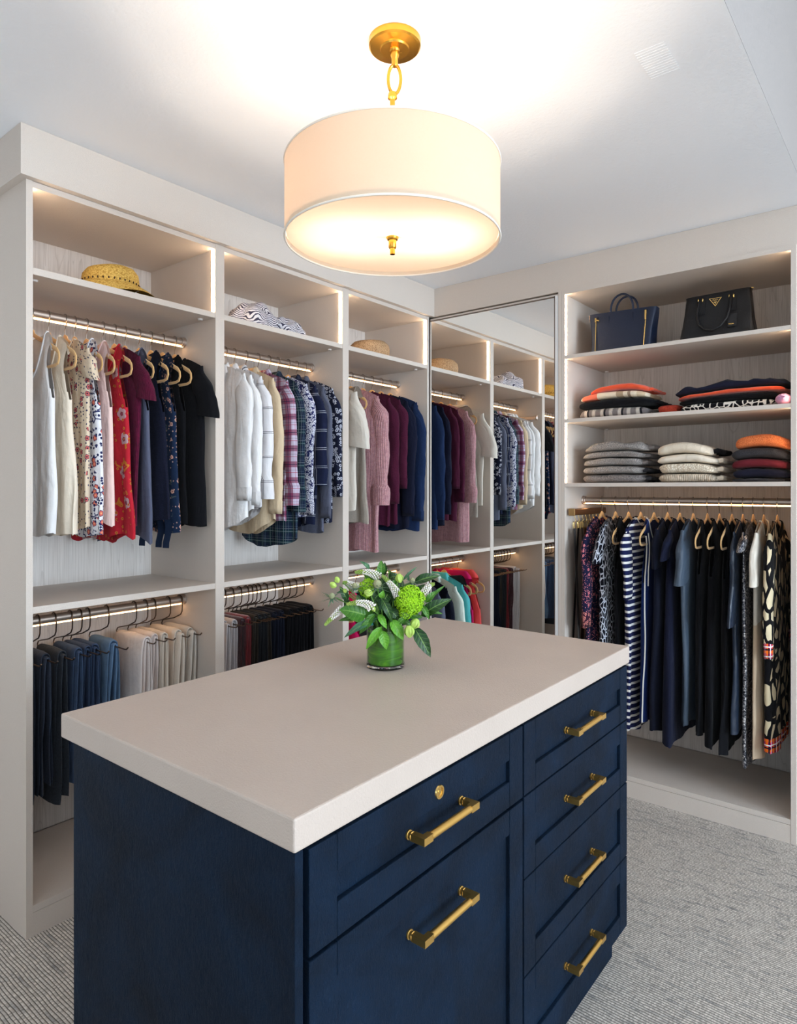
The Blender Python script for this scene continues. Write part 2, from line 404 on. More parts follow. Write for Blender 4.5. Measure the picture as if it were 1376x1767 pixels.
f = front('drawer', .684, 1.3425, .7275, .8885, .060, .055, .0585, 'top left drawer with a small brass lock'); handle(f, .934 + o.y, 1.101 + o.y, .807, HX)
q = MB(); q.lathe([(0, .002), (.004, .002), (.0045, .001), (.0085, .001), (.009, .003), (.0125, .003), (.0135, 0)], (IX1 + o.x, 1.0165 + o.y, .856), 28, 'x'); q.build('keyhole_lock', GOLD, f)
f = front('door', .684, 1.3425, .104, .7205, .060, .055, .053); handle(f, .936 + o.y, 1.101 + o.y, .629, HX)
for z0, z1, hz in ((.7285, .8885, .81), (.540, .7245, .637), (.3185, .5365, .433), (.104, .3145, .211)):
    f = front('drawer', 1.349, 1.999, z0, z1, .056, .055, .056); handle(f, 1.583 + o.y, 1.7475 + o.y, hz, HX)

# ---------------------------------------------------------------- pendant lamp
def lamp_mats():
    n = NT('lit_linen_shade', .9); w = n.noise(n.scale(n.OB(), (1, 1, 1)), 260, 2)
    n.col(n.mix(n.M('MULTIPLY', w, .3), lin((246, 230, 208)), lin((232, 206, 174))))
    n.b.inputs['Emission Color'].default_value = (1, .80, .56, 1); n.b.inputs['Emission Strength'].default_value = .22
    tr = n.N('BsdfTranslucent'); tr.inputs[0].default_value = (.42, .335, .285, 1); mx = n.N('MixShader'); mx.inputs[0].default_value = .5
    n.L(n.b.outputs[0], mx.inputs[1]); n.L(tr.outputs[0], mx.inputs[2]); n.L(mx.outputs[0], n.out.inputs[0])
    d = NT('frosted_diffuser', .6); d.col(lin((255, 246, 232))); d.b.inputs['Emission Color'].default_value = (1, .78, .55, 1); d.b.inputs['Emission Strength'].default_value = .15
    tr = d.N('BsdfTranslucent'); tr.inputs[0].default_value = (.60, .55, .51, 1); mx = d.N('MixShader'); mx.inputs[0].default_value = .75
    d.L(d.b.outputs[0], mx.inputs[1]); d.L(tr.outputs[0], mx.inputs[2]); d.L(mx.outputs[0], d.out.inputs[0])
    return n.m, d.m
SHADE, DIFF = lamp_mats()
CX, CY = -1.0625, 1.3115; SX, SY = -1.068, 1.309
t = empty('pendant_lamp', (CX, CY, ZC), 0, 'white drum pendant lamp with brass canopy hanging above the island', 'lamp')
def P(x, y, z): return (x - CX, y - CY, z - ZC)
q = MB(); q.lathe([(0, -.03), (.012, -.03), (.014, -.026), (.036, -.026), (.038, -.022), (.062, -.020), (.066, -.016), (.066, 0), (0, 0)], (0, 0, 0), 40); q.build('canopy', LAMPBRASS, t)
q = MB(); q.lathe([(0, -.066), (.006, -.066), (.008, -.06), (.008, -.045), (.011, -.04), (.011, -.028)], (0, 0, 0), 16); q.build('canopy_stem', LAMPBRASS, t)
q = MB(); c0 = Vector(P(CX - .001, CY, ZC - .098)); q.tube([c0 + Vector((.016 * cos(a) * .78, .016 * cos(a) * .62, .037 * sin(a))) for a in [2 * pi * i / 24 for i in range(24)]], .0042, 8, closed=True)
q.build('chain_link', LAMPBRASS, t)
top = 2.237; bot = 2.051; RS = .271
q = MB(); q.lathe([(0, .012), (.010, .010), (.012, .002), (.012, -.004), (.0065, -.008), (.0065, -.40)], P(SX, SY, ZC - .142), 16); q.build('stem', LAMPBRASS, t)
q = MB()
q.lathe([(RS, bot - ZC), (RS, top - ZC), (RS - .002, top - ZC), (RS - .002, bot - ZC), (RS, bot - ZC)], P(SX, SY, ZC), 72)
sh = q.build('lamp_shade', SHADE, t)
q = MB()
TR = NT('shade_trim', .7); TR.col(lin((250, 240, 226))); TR = TR.m
for z in (bot, top): q.tube([P(SX + RS * cos(2 * pi * i / 72), SY + RS * sin(2 * pi * i / 72), z) for i in range(72)], .0028, 6, closed=True)
q.build('shade_trim', TR, sh)
q = MB(); q.lathe([(0, bot + .010 - ZC), (RS - .004, bot + .010 - ZC), (RS - .004, bot + .013 - ZC), (0, bot + .013 - ZC)], P(SX, SY, ZC), 64); q.build('diffuser', DIFF, t, smooth=False)
q = MB(); q.lathe([(0, -.026), (.0085, -.026), (.010, -.024), (.010, -.006), (.013, -.005), (.016, 0), (.016, .004), (0, .004)], P(SX, SY, bot + .008), 24); q.build('finial', LAMPBRASS, t)
BULB = bpy.data.materials.new('frosted_bulb'); BULB.use_nodes = True; _t = BULB.node_tree; _t.nodes.clear()
_o = _t.nodes.new('ShaderNodeOutputMaterial'); _a = _t.nodes.new('ShaderNodeAddShader'); _e = _t.nodes.new('ShaderNodeEmission'); _e.inputs[0].default_value = (1, .85, .65, 1); _e.inputs[1].default_value = 4
_t.links.new(_t.nodes.new('ShaderNodeBsdfTransparent').outputs[0], _a.inputs[0]); _t.links.new(_e.outputs[0], _a.inputs[1]); _t.links.new(_a.outputs[0], _o.inputs[0])
for s_ in (-1, 1):
    bx, by = SX + s_ * .10 * .78, SY + s_ * .10 * .62 - .0
    q = MB(); q.ell(P(bx, by, 2.118), (.024, .024, .032), 14, 8); q.build('bulb', BULB, t)
    q = MB(); q.tube([P(SX, SY, 2.17), P(bx, by, 2.17), P(bx, by, 2.148)], .006, 8); q.build('bulb_arm', LAMPBRASS, t)
    bulb_light((bx, by, 2.118))

# air grille painted white, flush in the ceiling
t = empty('ceiling_vent', (-.568, 1.812, ZC), 0, 'small flush white air grille in the ceiling right of the lamp', 'vent')
for i in range(13): boxo('slat', CEIL, (-.038, .038, -.070 + i * .0112, -.0655 + i * .0112, -.0011, .0004), t)

# ---------------------------------------------------------------- cloth materials
def cloth(name, c, c2=None, rough=.9, weave=900, bump=.15, sheen=.04, spec=.15, vary=.025):
    n = NT(name, rough, spec=spec, sheen=sheen)
    f = n.noise(n.UV(), 60, 2) if c2 else n.noise(n.scale(n.UV(), (1, .25, 1)), 25, 2); w = n.noise(n.UV(), weave, 1)
    a = lin(c); b = lin(c2) if c2 else tuple(x * (1 - vary * 2.5) for x in a[:3]) + (1,)
    n.base = n.mix(n.step(f, .35, .65), a, b); n.col(n.base); n.w = w
    n.wr = n.M('ADD', n.noise(n.scale(n.UV(), (22, 7, 1)), 1, 2, .55, .6), n.M('MULTIPLY', n.noise(n.UV(), 38, 2), .35)); n.bump(w, bump, .001); return n
def solid(name, c, **k): return cloth(name, c, **k).m
def satin(name, c, rough=.38): return cloth(name, c, rough=rough, spec=.5, bump=.05).m
def rib(name, c, c2, pitch=.009, tweed=0):
    n = cloth(name, c, c2, bump=.3); x, y, z = n.sep(n.UV())[:3]
    r = n.M('SINE', n.M('MULTIPLY', x, 2 * pi / pitch)); s = n.step(r, -1, 1)
    cc = n.mix(n.M('MULTIPLY', n.M('SUBTRACT', 1., s), .45), n.base, tuple(v * .45 for v in lin(c2)[:3]) + (1,))
    if tweed: cc = n.mix(n.M('MULTIPLY', n.step(n.noise(n.UV(), 320, 2), .5, .65), tweed), cc, lin((248, 232, 232)))
    n.col(cc); n.bump(n.M('ADD', s, n.M('MULTIPLY', n.w, .4)), .6, .004); return n.m
def heather(name, c, c2, sc=420):
    n = cloth(name, c); f = n.noise(n.UV(), sc, 2, .7); n.col(n.mix(n.step(f, .38, .62), lin(c), lin(c2))); n.bump(f, .4, .002); return n.m
def band(n, co, period, a, b):  # 1 inside [a,b] of the period
    f = n.M('FRACT', n.M('DIVIDE', co, period)); return n.M('MULTIPLY', n.M('GREATER_THAN', f, a), n.M('LESS_THAN', f, b))
def plaid(name, base, bands, lines, p=.075, pv=None):
    n = cloth(name, base); x, y, z = n.sep(n.UV())[:3]; c = n.base
    x = n.M('ADD', x, 5.); y = n.M('ADD', y, 5.); pv = pv or p
    for (a, b, cc, w) in bands:
        c = n.mix(n.M('MULTIPLY', band(n, x, p, a, b), w), c, lin(cc)); c = n.mix(n.M('MULTIPLY', band(n, y, pv, a, b), w), c, lin(cc))
    for (a, b, cc, w) in lines:
        c = n.mix(n.M('MULTIPLY', band(n, x, p, a, b), w), c, lin(cc)); c = n.mix(n.M('MULTIPLY', band(n, y, pv, a, b), w), c, lin(cc))
    n.col(c); return n.m
def stripes(name, base, cc, p=.030, a=.0, b=.36, vertical=False, extra=None):
    n = cloth(name, base); x, y, z = n.sep(n.UV())[:3]; co = n.M('ADD', x if vertical else y, 5.)
    n.col(n.mix(band(n, co, p, a, b), n.base, lin(cc))); return n.m
def petals(n, sc, rad, keep, k=5., off=(0, 0, 0), jag=.25):
    """flower mask and centre mask scattered over the cloth"""
    uv = n.scale(n.UV(), (1, 1, 1), off); v = n.vor(uv, sc, rnd=.85)
    d = n.N('VectorMath', operation='SUBTRACT'); n.L(n.scale(uv, (1, 1, 1)), d.inputs[0])
    n.L(v.outputs['Position'], d.inputs[1]); dx, dy, dz = n.sep(d.outputs[0])[:3]
    r = n.M('SQRT', n.M('ADD', n.M('MULTIPLY', dx, dx), n.M('MULTIPLY', dy, dy)))
    ang = n.M('ARCTAN2', dy, dx); pet = n.M('MULTIPLY_ADD', n.M('ABSOLUTE', n.M('SINE', n.M('MULTIPLY', ang, k / 2))), jag, 1 - jag)
    cr = n.sep(v.outputs['Color'])[0]; on = n.M('LESS_THAN', cr, keep)
    R = n.M('MULTIPLY', pet, rad)
    f = n.M('MULTIPLY', n.M('LESS_THAN', r, R), on); ce = n.M('MULTIPLY', n.M('LESS_THAN', r, n.M('MULTIPLY', R, .38)), on)
    rim = n.M('MULTIPLY', n.M('LESS_THAN', r, n.M('MULTIPLY', R, 1.28)), on)
    return f, ce, rim
def floral(name, base, layers, sprig=None, border=None, **k):
    n = cloth(name, base, **k); c = n.base
    if sprig:
        scs, cc, th = sprig
        e = n.vor(n.UV(), scs, 'DISTANCE_TO_EDGE').outputs[0]; m = n.noise(n.UV(), scs * .7, 2)
        c = n.mix(n.M('MULTIPLY', n.M('LESS_THAN', e, .06), n.M('GREATER_THAN', m, th)), c, lin(cc))
    for i, (sc, rad, keep, pc, ce, rim) in enumerate(layers):
        f, cm, rm = petals(n, sc, rad, keep, 5, (i * .37, i * .21, 0))
        if rim: c = n.mix(rm, c, lin(rim))
        c = n.mix(f, c, lin(pc)); c = n.mix(cm, c, lin(ce))
    if border:
        z0, z1, bc, b2 = border; y = n.sep(n.UV())[1]
        m = n.M('MULTIPLY', n.M('GREATER_THAN', y, z0), n.M('LESS_THAN', y, z1))
        v = n.vor(n.UV(), 120).outputs[0]; c2 = n.mix(n.M('LESS_THAN', v, .42), lin(bc), lin(b2)); c = n.mix(m, c, c2)
    n.col(c); return n.m
def cells(name, line, fill, sc, th, stretch=(1, 1, 1), metal_=False, dist=.0, inv=False):
    n = cloth(name, fill); uv = n.scale(n.UV(), stretch)
    if dist:
        x, y, z = n.sep(uv)[:3]; nz = n.noise(uv, 14, 1); uv = n.comb(n.M('MULTIPLY_ADD', nz, dist, x), n.M('MULTIPLY_ADD', nz, dist, y))
    e = n.vor(uv, sc, 'DISTANCE_TO_EDGE').outputs[0]; n.col(n.mix(n.M('LESS_THAN', e, th), n.base, lin(line))); return n.m
def sequins(name):
    n = NT(name, .3, .7, .6); v = n.vor(n.UV(), 190); r = n.sep(v.outputs['Color'])[0]
    n.col(n.ramp(r, [(.0, lin((30, 32, 42))), (.5, lin((96, 98, 108))), (.8, lin((170, 168, 172))), (1., lin((245, 242, 240)))]))
    n.bump(v.outputs[0], 1., .006); return n.m
def herring(name):
    n = cloth(name, (70, 66, 66)); x, y, z = n.sep(n.UV())[:3]
    zig = n.M('ABSOLUTE', n.M('SUBTRACT', n.M('FRACT', n.M('MULTIPLY', n.M('ADD', x, 5.), 28.)), .5))
    w = n.M('FRACT', n.M('MULTIPLY', n.M('ADD', n.M('ADD', n.M('MULTIPLY', y, 1.), 5.), n.M('MULTIPLY', zig, .03)), 160.))
    c = n.mix(n.M('GREATER_THAN', w, .5), n.base, lin((150, 140, 138)))
    b = n.M('MULTIPLY', n.M('GREATER_THAN', w, .4), band(n, x, .085, .1, .28)); c = n.mix(b, c, lin((232, 222, 210)))
    b = n.M('MULTIPLY', n.M('GREATER_THAN', w, .4), band(n, x, .085, .6, .8)); c = n.mix(b, c, lin((232, 222, 210)))
    c = n.mix(band(n, x, .085, .3, .4), c, lin((24, 24, 30)))
    n.col(c); return n.m
def denim(name, c, c2):
    n = cloth(name, c); g = n.noise(n.UV(), 9, 3, .6); y = n.sep(n.UV())[1]
    t = n.noise(n.scale(n.UV(), (900, 120, 1)), 1, 1)
    cc = n.mix(n.step(g, .3, .7), lin(c), lin(c2)); n.col(n.mix(n.M('MULTIPLY', t, .25), cc, lin((150, 165, 185)))); n.bump(t, .2, .001); return n.m

# ---------------------------------------------------------------- garments and hangers
def smoothstep(a, b, x):
    x = max(0., min(1., (x - a) / (b - a))); return x * x * (3 - 2 * x)
class Rail:
    """a rod: local +x points out of the wardrobe, +y along the rod"""
    def __init__(s, kind, c, z): s.k, s.c, s.z = kind, c, z
    def root(s, pos, label, name, cat, group, turn=0.):
        if s.k == 'L': return empty(name, (s.c, pos, s.z), turn, label, cat, group)
        return empty(name, (pos, s.c, s.z), -pi / 2 + turn, label, cat, group)
def velvet_hanger(rail, pos, label, group, turn=0, w=.205):
    t = rail.root(pos, label, 'hanger', 'hanger', group, turn)
    q = MB(); R = .0185
    pts = [(R * cos(a), 0, R * sin(a)) for a in [radians(200 - i * 20) for i in range(0, 13)]]
    pts += [(.006, 0, -.03), (0, 0, -.042), (0, 0, -.072)]
    q.tube(pts, .0017, 6); q.build('hook', CHROME, t)
    # flat velvet body: neck, two sloping arms with rounded ends, lower bar
    q = MB(); path = [(0, -.066), (.010, -.071), (.022, -.082), (.045, -.093), (.09, -.110), (.14, -.130), (w - .018, -.152), (w - .003, -.165), (w, -.182), (w - .008, -.198), (w - .028, -.203), (.07, -.2035), (0, -.2035)]
    full = path + [(-x, z) for x, z in reversed(path[1:-1])]
    rg = []; n = len(full)
    for i, (x, z) in enumerate(full):
        x0, z0 = full[i - 1]; x1, z1 = full[(i + 1) % n]; d = Vector((x1 - x0, z1 - z0)).normalized(); nn = Vector((d.y, -d.x))
        h = .0075 if z > -.16 else .005; th = .0026
        if abs(x) < .02 and z > -.1: h = .011
        rg.append([(x + nn.x * h * sx, th * sy, z + nn.y * h * sx) for sx, sy in ((-1, -.5), (-.6, -1), (.6, -1), (1, -.5), (1, .5), (.6, 1), (-.6, 1), (-1, .5))])
    q.grid(rg, closed_u=True, closed_v=True); q.build('shoulder_bar', HANGERM, t)
    return t

def garment(rail, pos, name, cat, label, group, mat, L, sw=.185, bw=None, hd=.020, face=-1, nw=.075, dip=.07, drop=.05, sleeve=None, slen=.55, sleeveless=False,
            fold=.008, k=3, tail=0., hem=.006, collar=False, turn=None, seed=0, swr=.043, cuffm=None, roll=False, armd=.2, hang=True, hemm=None, flare=1., xo=0., piping=None, tie=False, collm=None, waist=1., backdrop_=0, lim=(.03, .03)):
    rnd = random.Random(seed * 7.3 + pos * 91)
    if turn is None: turn = rnd.uniform(-.012, .012)
    back = -.243 if rail.k == 'L' else -.262
    def fit(p):
        l = (lim[1] if p.y > 0 else lim[0]) - .004; p.y = l * math.tanh(p.y / l)
        if p.x < back + .03: p.x = back + .03 - .03 * math.tanh((back + .03 - p.x) / .03)
        return p
    if sleeveless and nw == .075: nw = sw - .045; dip = dip + .03
    t = rail.root(pos, label, name, cat, group, turn)
    bw = bw or sw * 1.05; zn = -.082; ph = [rnd.uniform(0, 6.28) for _ in range(6)]; N = 56; M_ = 30
    amp = fold
    def hw(u):
        a = sw + (bw - sw) * smoothstep(.12, 1, u)
        if waist != 1: a *= 1 - (1 - waist) * math.exp(-((u - .42) / .16) ** 2)
        if sleeveless: a -= .03 * sin(pi * min(1, u * L / armd)) if u * L < armd else 0
        return a
    def body_pt(u, a, grow=0.):
        ca, sa = cos(a), sin(a)
        W_ = hw(u); X = W_ * (1 if ca >= 0 else -1) * abs(ca) ** .75
        H = (.007 + (hd - .007) * smoothstep(0, .25, u)) * (1 + (flare - 1) * u)
        Y = (H + grow) * (1 if sa >= 0 else -1) * abs(sa) ** .7
        ax = abs(X); isf = (sa * face) > 0
        if ax < nw:
            q_ = 1 - (ax / nw) ** 2; zt = zn - (dip if isf else .012) * q_
        else: zt = zn - drop * ((ax - nw) / max(.01, sw - nw)) ** 1.15
        if ax > sw * .9: zt -= .012
        zb = -(L) + hem * sin(X * 30 + ph[0]) + hem * .8 * sin(X * 13 + ph[1] + (1 if isf else 0)) + tail * (X / bw) ** 2
        z = zt + (zb - zt) * u
        g = smoothstep(.05, .9, u)
        Y += g * amp * (sin(2 * pi * k * X / (2 * bw) + ph[2]) + .55 * sin(2 * pi * k * 1.9 * X / (2 * bw) + ph[3] + u * 1.2) + .35 * sin(9 * u + X * 11 + ph[4]))
        Y += g * .006 * noise.noise(Vector((X * 9 + seed, z * 5, ph[5])))
        X += g * .006 * noise.noise(Vector((seed + 3.1, z * 7, sa)))
        return fit(Vector((X + xo, Y, z)))
    P = []; UVs = []
    for j in range(M_ + 1):
        u = j / M_; row = [body_pt(u, 2 * pi * i / N) for i in range(N)]
        s_ = [0.] * N; acc = 0
        for i in range(1, N // 2 + 1):
            acc += min(.05, sqrt((row[i].x - row[i - 1].x) ** 2 + (row[i].y - row[i - 1].y) ** 2)); s_[i] = acc
        acc = 0
        for i in range(N - 1, N // 2, -1):
            nx = row[(i + 1) % N]; acc += min(.05, sqrt((row[i].x - nx.x) ** 2 + (row[i].y - nx.y) ** 2)); s_[i] = -acc
        P.append(row); UVs.append([(s_[i] + seed * .713, row[i].z + seed * .37) for i in range(N)])
    sk = None
    if sleeveless: sk = lambda j, i: (j / M_ * L < armd and j > 0 and (min(i, N - 1 - i) < (3 if j / M_ * L < armd * .55 else 2 if j / M_ * L < armd * .8 else 1) or abs(i - N // 2 + .5) < 3))
    q = MB(); q.grid(P, closed_u=True, uv=UVs, skip=sk); body = q.build('body', mat, t, fix=False)
    # piping round the armholes / down the side
    if piping:
        q = MB()
        q.tube([P[j][1] + Vector((.002, 0, 0)) for j in range(2, M_ + 1)], .0035, 5)
        q.tube([P[j][5] + Vector((.001, .001, 0)) for j in range(2, int(M_ * armd / L) + 3)], .0035, 5)
        q.build('piping', piping, t)
    nk = []
    # neckline band
    ring = []
    for i in range(36):
        a = 2 * pi * i / 36; X = nw * cos(a) * .98; isf = sin(a) * face > 0
        ring.append(Vector((X + xo, .0095 * (1 if sin(a) > 0 else -1) * abs(sin(a)) ** .35, zn - (dip if isf else .012) * (1 - (X / nw) ** 2) + .001)))
    if collar:
        q = MB(); rows = []
        for (sc, dz, dy) in ((1., -.002, 1.), (.93, .022, 1.4), (.9, .034, 1.6), (1.02, .030, 2.1), (1.22, .004, 2.6), (1.3, -.016, 2.8)):
            rr = []
            for i, p in enumerate(ring):
                a = 2 * pi * i / 36; s2 = (1 if sin(a) * face > .2 else 0); e = dz - (.022 * s2 if dz < .01 and sc > 1 else 0)
                rr.append(Vector(((p.x - xo) * sc + xo, p.y * dy, zn - .012 - (min(dip, .05) * max(0, sin(a) * face)) * (1 - .3 * (sc > 1)) + e)))
            rows.append(rr)
        q.grid(rows, closed_u=True, uv=[[(i * .006, j * .012) for i in range(36)] for j in range(6)]); q.build('collar', collm or mat, t, fix=False)
    elif not backdrop_:
        q = MB(); q.tube(ring, .0026, 5, closed=True); q.build('neckband', collm or mat, t)
    # sleeves
    if sleeve:
        for sgn in (1, -1):
            A = 20; B = 26; rows = []; uv = []; r0 = swr
            sway = rnd.uniform(-.008, .008); out = rnd.uniform(.0, .012)
            zs = zn - drop - .004
            acc = 0
            for j in range(B + 1):
                u = j / B; z = zs - slen * u
                cx = (sw - .022 + .022 * smoothstep(0, .3, u) + out * u) * sgn
                if sleeve == 'cap': cx = (sw - .02 + .05 * u) * sgn
                if sleeve == 'short': cx = (sw - .022 + .036 * smoothstep(0, 1, u) * slen / .2) * sgn
                rx = r0 * (.30 + .70 * smoothstep(0, .16, u)) * (1 - .22 * smoothstep(.2, 1, u)); ry = rx * (.42 + .1 * u)
                if sleeve in ('short', 'cap'): rx = r0 * (.35 + .75 * smoothstep(0, .4, u)); ry = rx * .5
                if sleeve == 'bell': rx *= 1 + 1.1 * smoothstep(.5, 1, u)
                if sleeve == 'long' and not roll and .90 > u > .80: rx *= 1.08; ry *= 1.1
                if roll and u > .84: rx *= 1.22; ry *= 1.35
                cy = sway * u * 2 + .004 * sin(u * 6 + ph[1]); rr = []; uu = []
                for i in range(A):
                    a = 2 * pi * i / A; w_ = 1 + .17 * noise.noise(Vector((cos(a) * 1.2 + seed, sin(a) * 1.2, z * 9 + sgn))) + .09 * noise.noise(Vector((cos(a) * 2.4 + seed, sin(a) * 2.4 + sgn, z * 26))) + .05 * sin(2.2 * a + z * 30 + ph[2])
                    zz = z + (.010 * cos(a) * sgn if j == 0 else 0) - (.012 * cos(a) * sgn * u if sleeve != 'long' else 0)
                    px = cx + rx * w_ * cos(a) * (1 if sgn > 0 else -1)
                    if zz > -.225: px = sgn * max(px * sgn, sw - .055)
                    rr.append(fit(Vector((px + xo, cy + ry * w_ * sin(a), zz))))
                    uu.append(((a if a < pi else a - 2 * pi) * (rx + ry) / 2 + .3 * sgn + seed, z + .2 * sgn + seed * .37))
                rows.append(rr); uv.append(uu)
            q = MB(); q.grid(rows, closed_u=True, uv=uv); 
            q.cap(rows[0]); s = q.build('sleeve', mat, t, fix=False)
            if cuffm or (sleeve == 'long' and not roll):
                q = MB(); h = .055 if not isinstance(cuffm, tuple) else cuffm[1]; last = rows[-1]; cc = sum(last, Vector()) / A; r2 = []; uv2 = []
                for (sc, dz) in ((.98, .006), (1.06, 0), (1.04, -h * .5), (1.0, -h), (.9, -h + .002)):
                    r2.append([fit(cc + Vector(((p.x - cc.x) * sc, (p.y - cc.y) * sc, dz))) for p in last]); uv2.append([(i * .012, dz) for i in range(A)])
                q.grid(r2, closed_u=True, uv=uv2); q.build('cuff', (cuffm[0] if isinstance(cuffm, tuple) else cuffm) or mat, s, fix=False)
    if hemm:
        q = MB(); rows = []; uv = []
        for j in range(M_ - hemm[1], M_ + 1):
            rows.append([body_pt(j / M_, 2 * pi * i / N, .0012) + Vector(((.0015 if cos(2 * pi * i / N) > 0 else -.0015), 0, -.001)) for i in range(N)]); uv.append(UVs[j])
        q.grid(rows, closed_u=True, uv=uv); q.build('hem_band', hemm[0], t, fix=False)
    if tie:
        for dx in (.10, -.02, .15):
            q = MB(); q.grid([[(dx + s2 * .016 + .01 * sin(j), -.02 + .004 * s2, -L + .05 - j * .022) for s2 in (-1, 0, 1)] for j in range(6)])
            q.build('tie', mat, t, fix=False)
    if hang: velvet_hanger(rail, pos, 'tan velvet hanger with steel hook holding the ' + hang_words(label), group + ' hangers', turn, .205 if sleeveless else min(.205, sw - .060))
    return t
def lims(sp, i):
    return ((sp[i][0] - sp[i - 1][0]) / 2 if i else .036, (sp[i + 1][0] - sp[i][0]) / 2 if i < len(sp) - 1 else .034)
def hang_words(l): return ' '.join(l.replace(',', '').split()[:8])

RU = Rail('L', -2.445, 2.036); RL = Rail('L', -2.445, .962); RR = Rail('R', 3.28, 1.367)
WHITE = solid('white_cotton', (238, 236, 235)); CREAM = solid('cream_silk', (240, 226, 206)); PINKM = solid('blush_chiffon', (240, 208, 200))
BLACK = solid('black_jersey', (16, 16, 20)); BLACK2 = solid('black_crepe', (12, 12, 16)); INK = solid('ink_navy_cloth', (18, 21, 36)); TRIMW = solid('white_piping_cord', (226, 222, 214))
BEIGE = solid('beige_cotton', (218, 196, 164)); MAROON = rib('burgundy_knit', (104, 24, 58), (88, 18, 48), .006); SLATE = solid('slate_blue_crepe', (88, 92, 112))
g1 = 'tops on the upper rod of the left bay'
bot = lambda z: 2.036 - z
LACE = floral('beige_lace_floral', (222, 202, 176), [(30, .008, .3, (196, 100, 96), (60, 40, 60), (50, 48, 74)), (70, .0035, .4, (60, 58, 84), (60, 58, 84), None)])
FLOR = floral('white_floral_voile', (236, 234, 238), [(27, .0095, .5, (214, 108, 100), (250, 170, 120), (34, 38, 84)), (64, .005, .5, (36, 40, 84), (36, 40, 84), None)], sprig=(34, (50, 54, 100), .55))
RED = floral('red_floral_chiffon', (184, 36, 50), [(13, .024, .42, (182, 150, 154), (130, 60, 72), None), (40, .006, .35, (196, 120, 50), (150, 60, 40), None)], sprig=(18, (190, 120, 44), .6))
NVFL = floral('navy_floral_crepe', (22, 38, 64), [(30, .0085, .42, (196, 150, 134), (120, 70, 60), None), (60, .003, .4, (200, 160, 144), (90, 60, 60), None)], sprig=(30, (70, 80, 80), .6))
NAVYT = heather('navy_textured_knit', (22, 26, 46), (13, 15, 30), 260)
specs = [
 (1.008, dict(name='tank_vest', cat='top', label='plain white tank top, first on the left bay upper rod', mat=WHITE, L=bot(1.27), sleeveless=True, dip=.13, sw=.165, bw=.18, fold=.006)),
 (1.063, dict(name='sleeveless_blouse', cat='top', label='cream gathered sleeveless silk top with deep scooped neck', mat=CREAM, L=bot(1.262), sleeveless=True, dip=.14, sw=.165, bw=.20, k=6, fold=.007, nw=.09)),
 (1.122, dict(name='blouse', cat='blouse', label='beige lace blouse with small coral and navy flowers', mat=LACE, L=bot(1.29), dip=.05, sw=.18, bw=.185, sleeve='cap', slen=.10, k=4)),
 (1.156, dict(name='blouse', cat='blouse', label='white sleeveless blouse printed with navy and coral flowers', mat=FLOR, L=bot(1.262), sleeveless=True, dip=.07, sw=.18, bw=.20, k=4, fold=.008)),
 (1.200, dict(name='sleeveless_blouse', cat='top', label='pale blush pink ruffled sleeveless top', mat=PINKM, L=bot(1.315), sleeveless=True, sw=.18, bw=.19, tail=-.03, k=5)),
 (1.262, dict(name='sleeveless_blouse', cat='blouse', label='red sleeveless chiffon blouse with large grey flowers', mat=RED, L=bot(1.238), sleeveless=True, sw=.165, bw=.215, dip=.09, k=3, fold=.009, hem=.012)),
 (1.308, dict(name='knit_pullover', cat='top', label='maroon cap-sleeved knit top with open stitch yoke', mat=MAROON, L=bot(1.285), sw=.185, bw=.17, sleeve='cap', slen=.15, swr=.05, dip=.06)),
 (1.350, dict(name='sleeveless_blouse', cat='top', label='slate blue ruffled sleeveless crepe top', mat=SLATE, L=bot(1.262), sleeveless=True, sw=.17, bw=.20, tail=-.05, dip=.08, fold=.009)),
 (1.409, dict(name='sleeveless_blouse', cat='top', label='dark navy textured sleeveless shell top', mat=NAVYT, L=bot(1.30), sleeveless=True, sw=.17, bw=.20, dip=.09)),
 (1.460, dict(name='blouse', cat='blouse', label='dark blue sleeveless blouse with pale flowers and hanging ties', mat=NVFL, L=bot(1.255), sleeveless=True, sw=.17, bw=.19, dip=.08, tie=True)),
 (1.512, dict(name='sleeveless_blouse', cat='top', label='black draped sleeveless top between floral blouse and t-shirt', mat=BLACK2, L=bot(1.277), sleeveless=True, sw=.16, bw=.18, dip=.10)),
 (1.568, dict(name='t_shirt', cat='t-shirt', label='black short-sleeved v-neck t-shirt, last on the left bay upper rod', mat=BLACK, L=bot(1.277), sw=.20, bw=.20, sleeve='short', slen=.19, swr=.06, dip=.09, hd=.022)),
]
for i, (y, kw) in enumerate(specs): garment(RU, y, lim=lims(specs, i), group=g1, seed=i + 1, **kw)

WPANE = plaid('white_windowpane_cotton', (232, 230, 232), [], [(0, .018, (30, 32, 50), 1), (.06, .078, (30, 32, 50), 1)], .105)
PURP = plaid('red_purple_plaid', (196, 186, 206), [(.05, .42, (120, 32, 72), .75)], [(.2, .24, (40, 34, 66), .9), (.7, .73, (160, 40, 70), .9), (.86, .88, (40, 34, 66), .7)], .07)
GREEN = plaid('dark_green_plaid', (26, 38, 62), [(.1, .4, (30, 58, 62), .7)], [(.24, .27, (170, 188, 190), .6), (.5, .52, (190, 200, 200), .55), (.72, .74, (120, 140, 150), .6)], .05)
NFLW = floral('navy_small_white_floral', (40, 44, 96), [(60, .0085, .85, (226, 226, 236), (52, 56, 110), None), (95, .004, .6, (210, 212, 226), (60, 64, 110), None)])
NPANE = plaid('navy_windowpane', (26, 32, 58), [], [(0, .02, (200, 204, 214), .9), (.10, .12, (200, 204, 214), .9)], .085)
CHAM = heather('grey_chambray', (106, 110, 128), (86, 90, 108), 600)
NWF = floral('navy_large_white_floral', (26, 30, 52), [(52, .0085, .6, (190, 192, 204), (60, 64, 90), None), (14, .02, .0, (0, 0, 0), (0, 0, 0), None)])
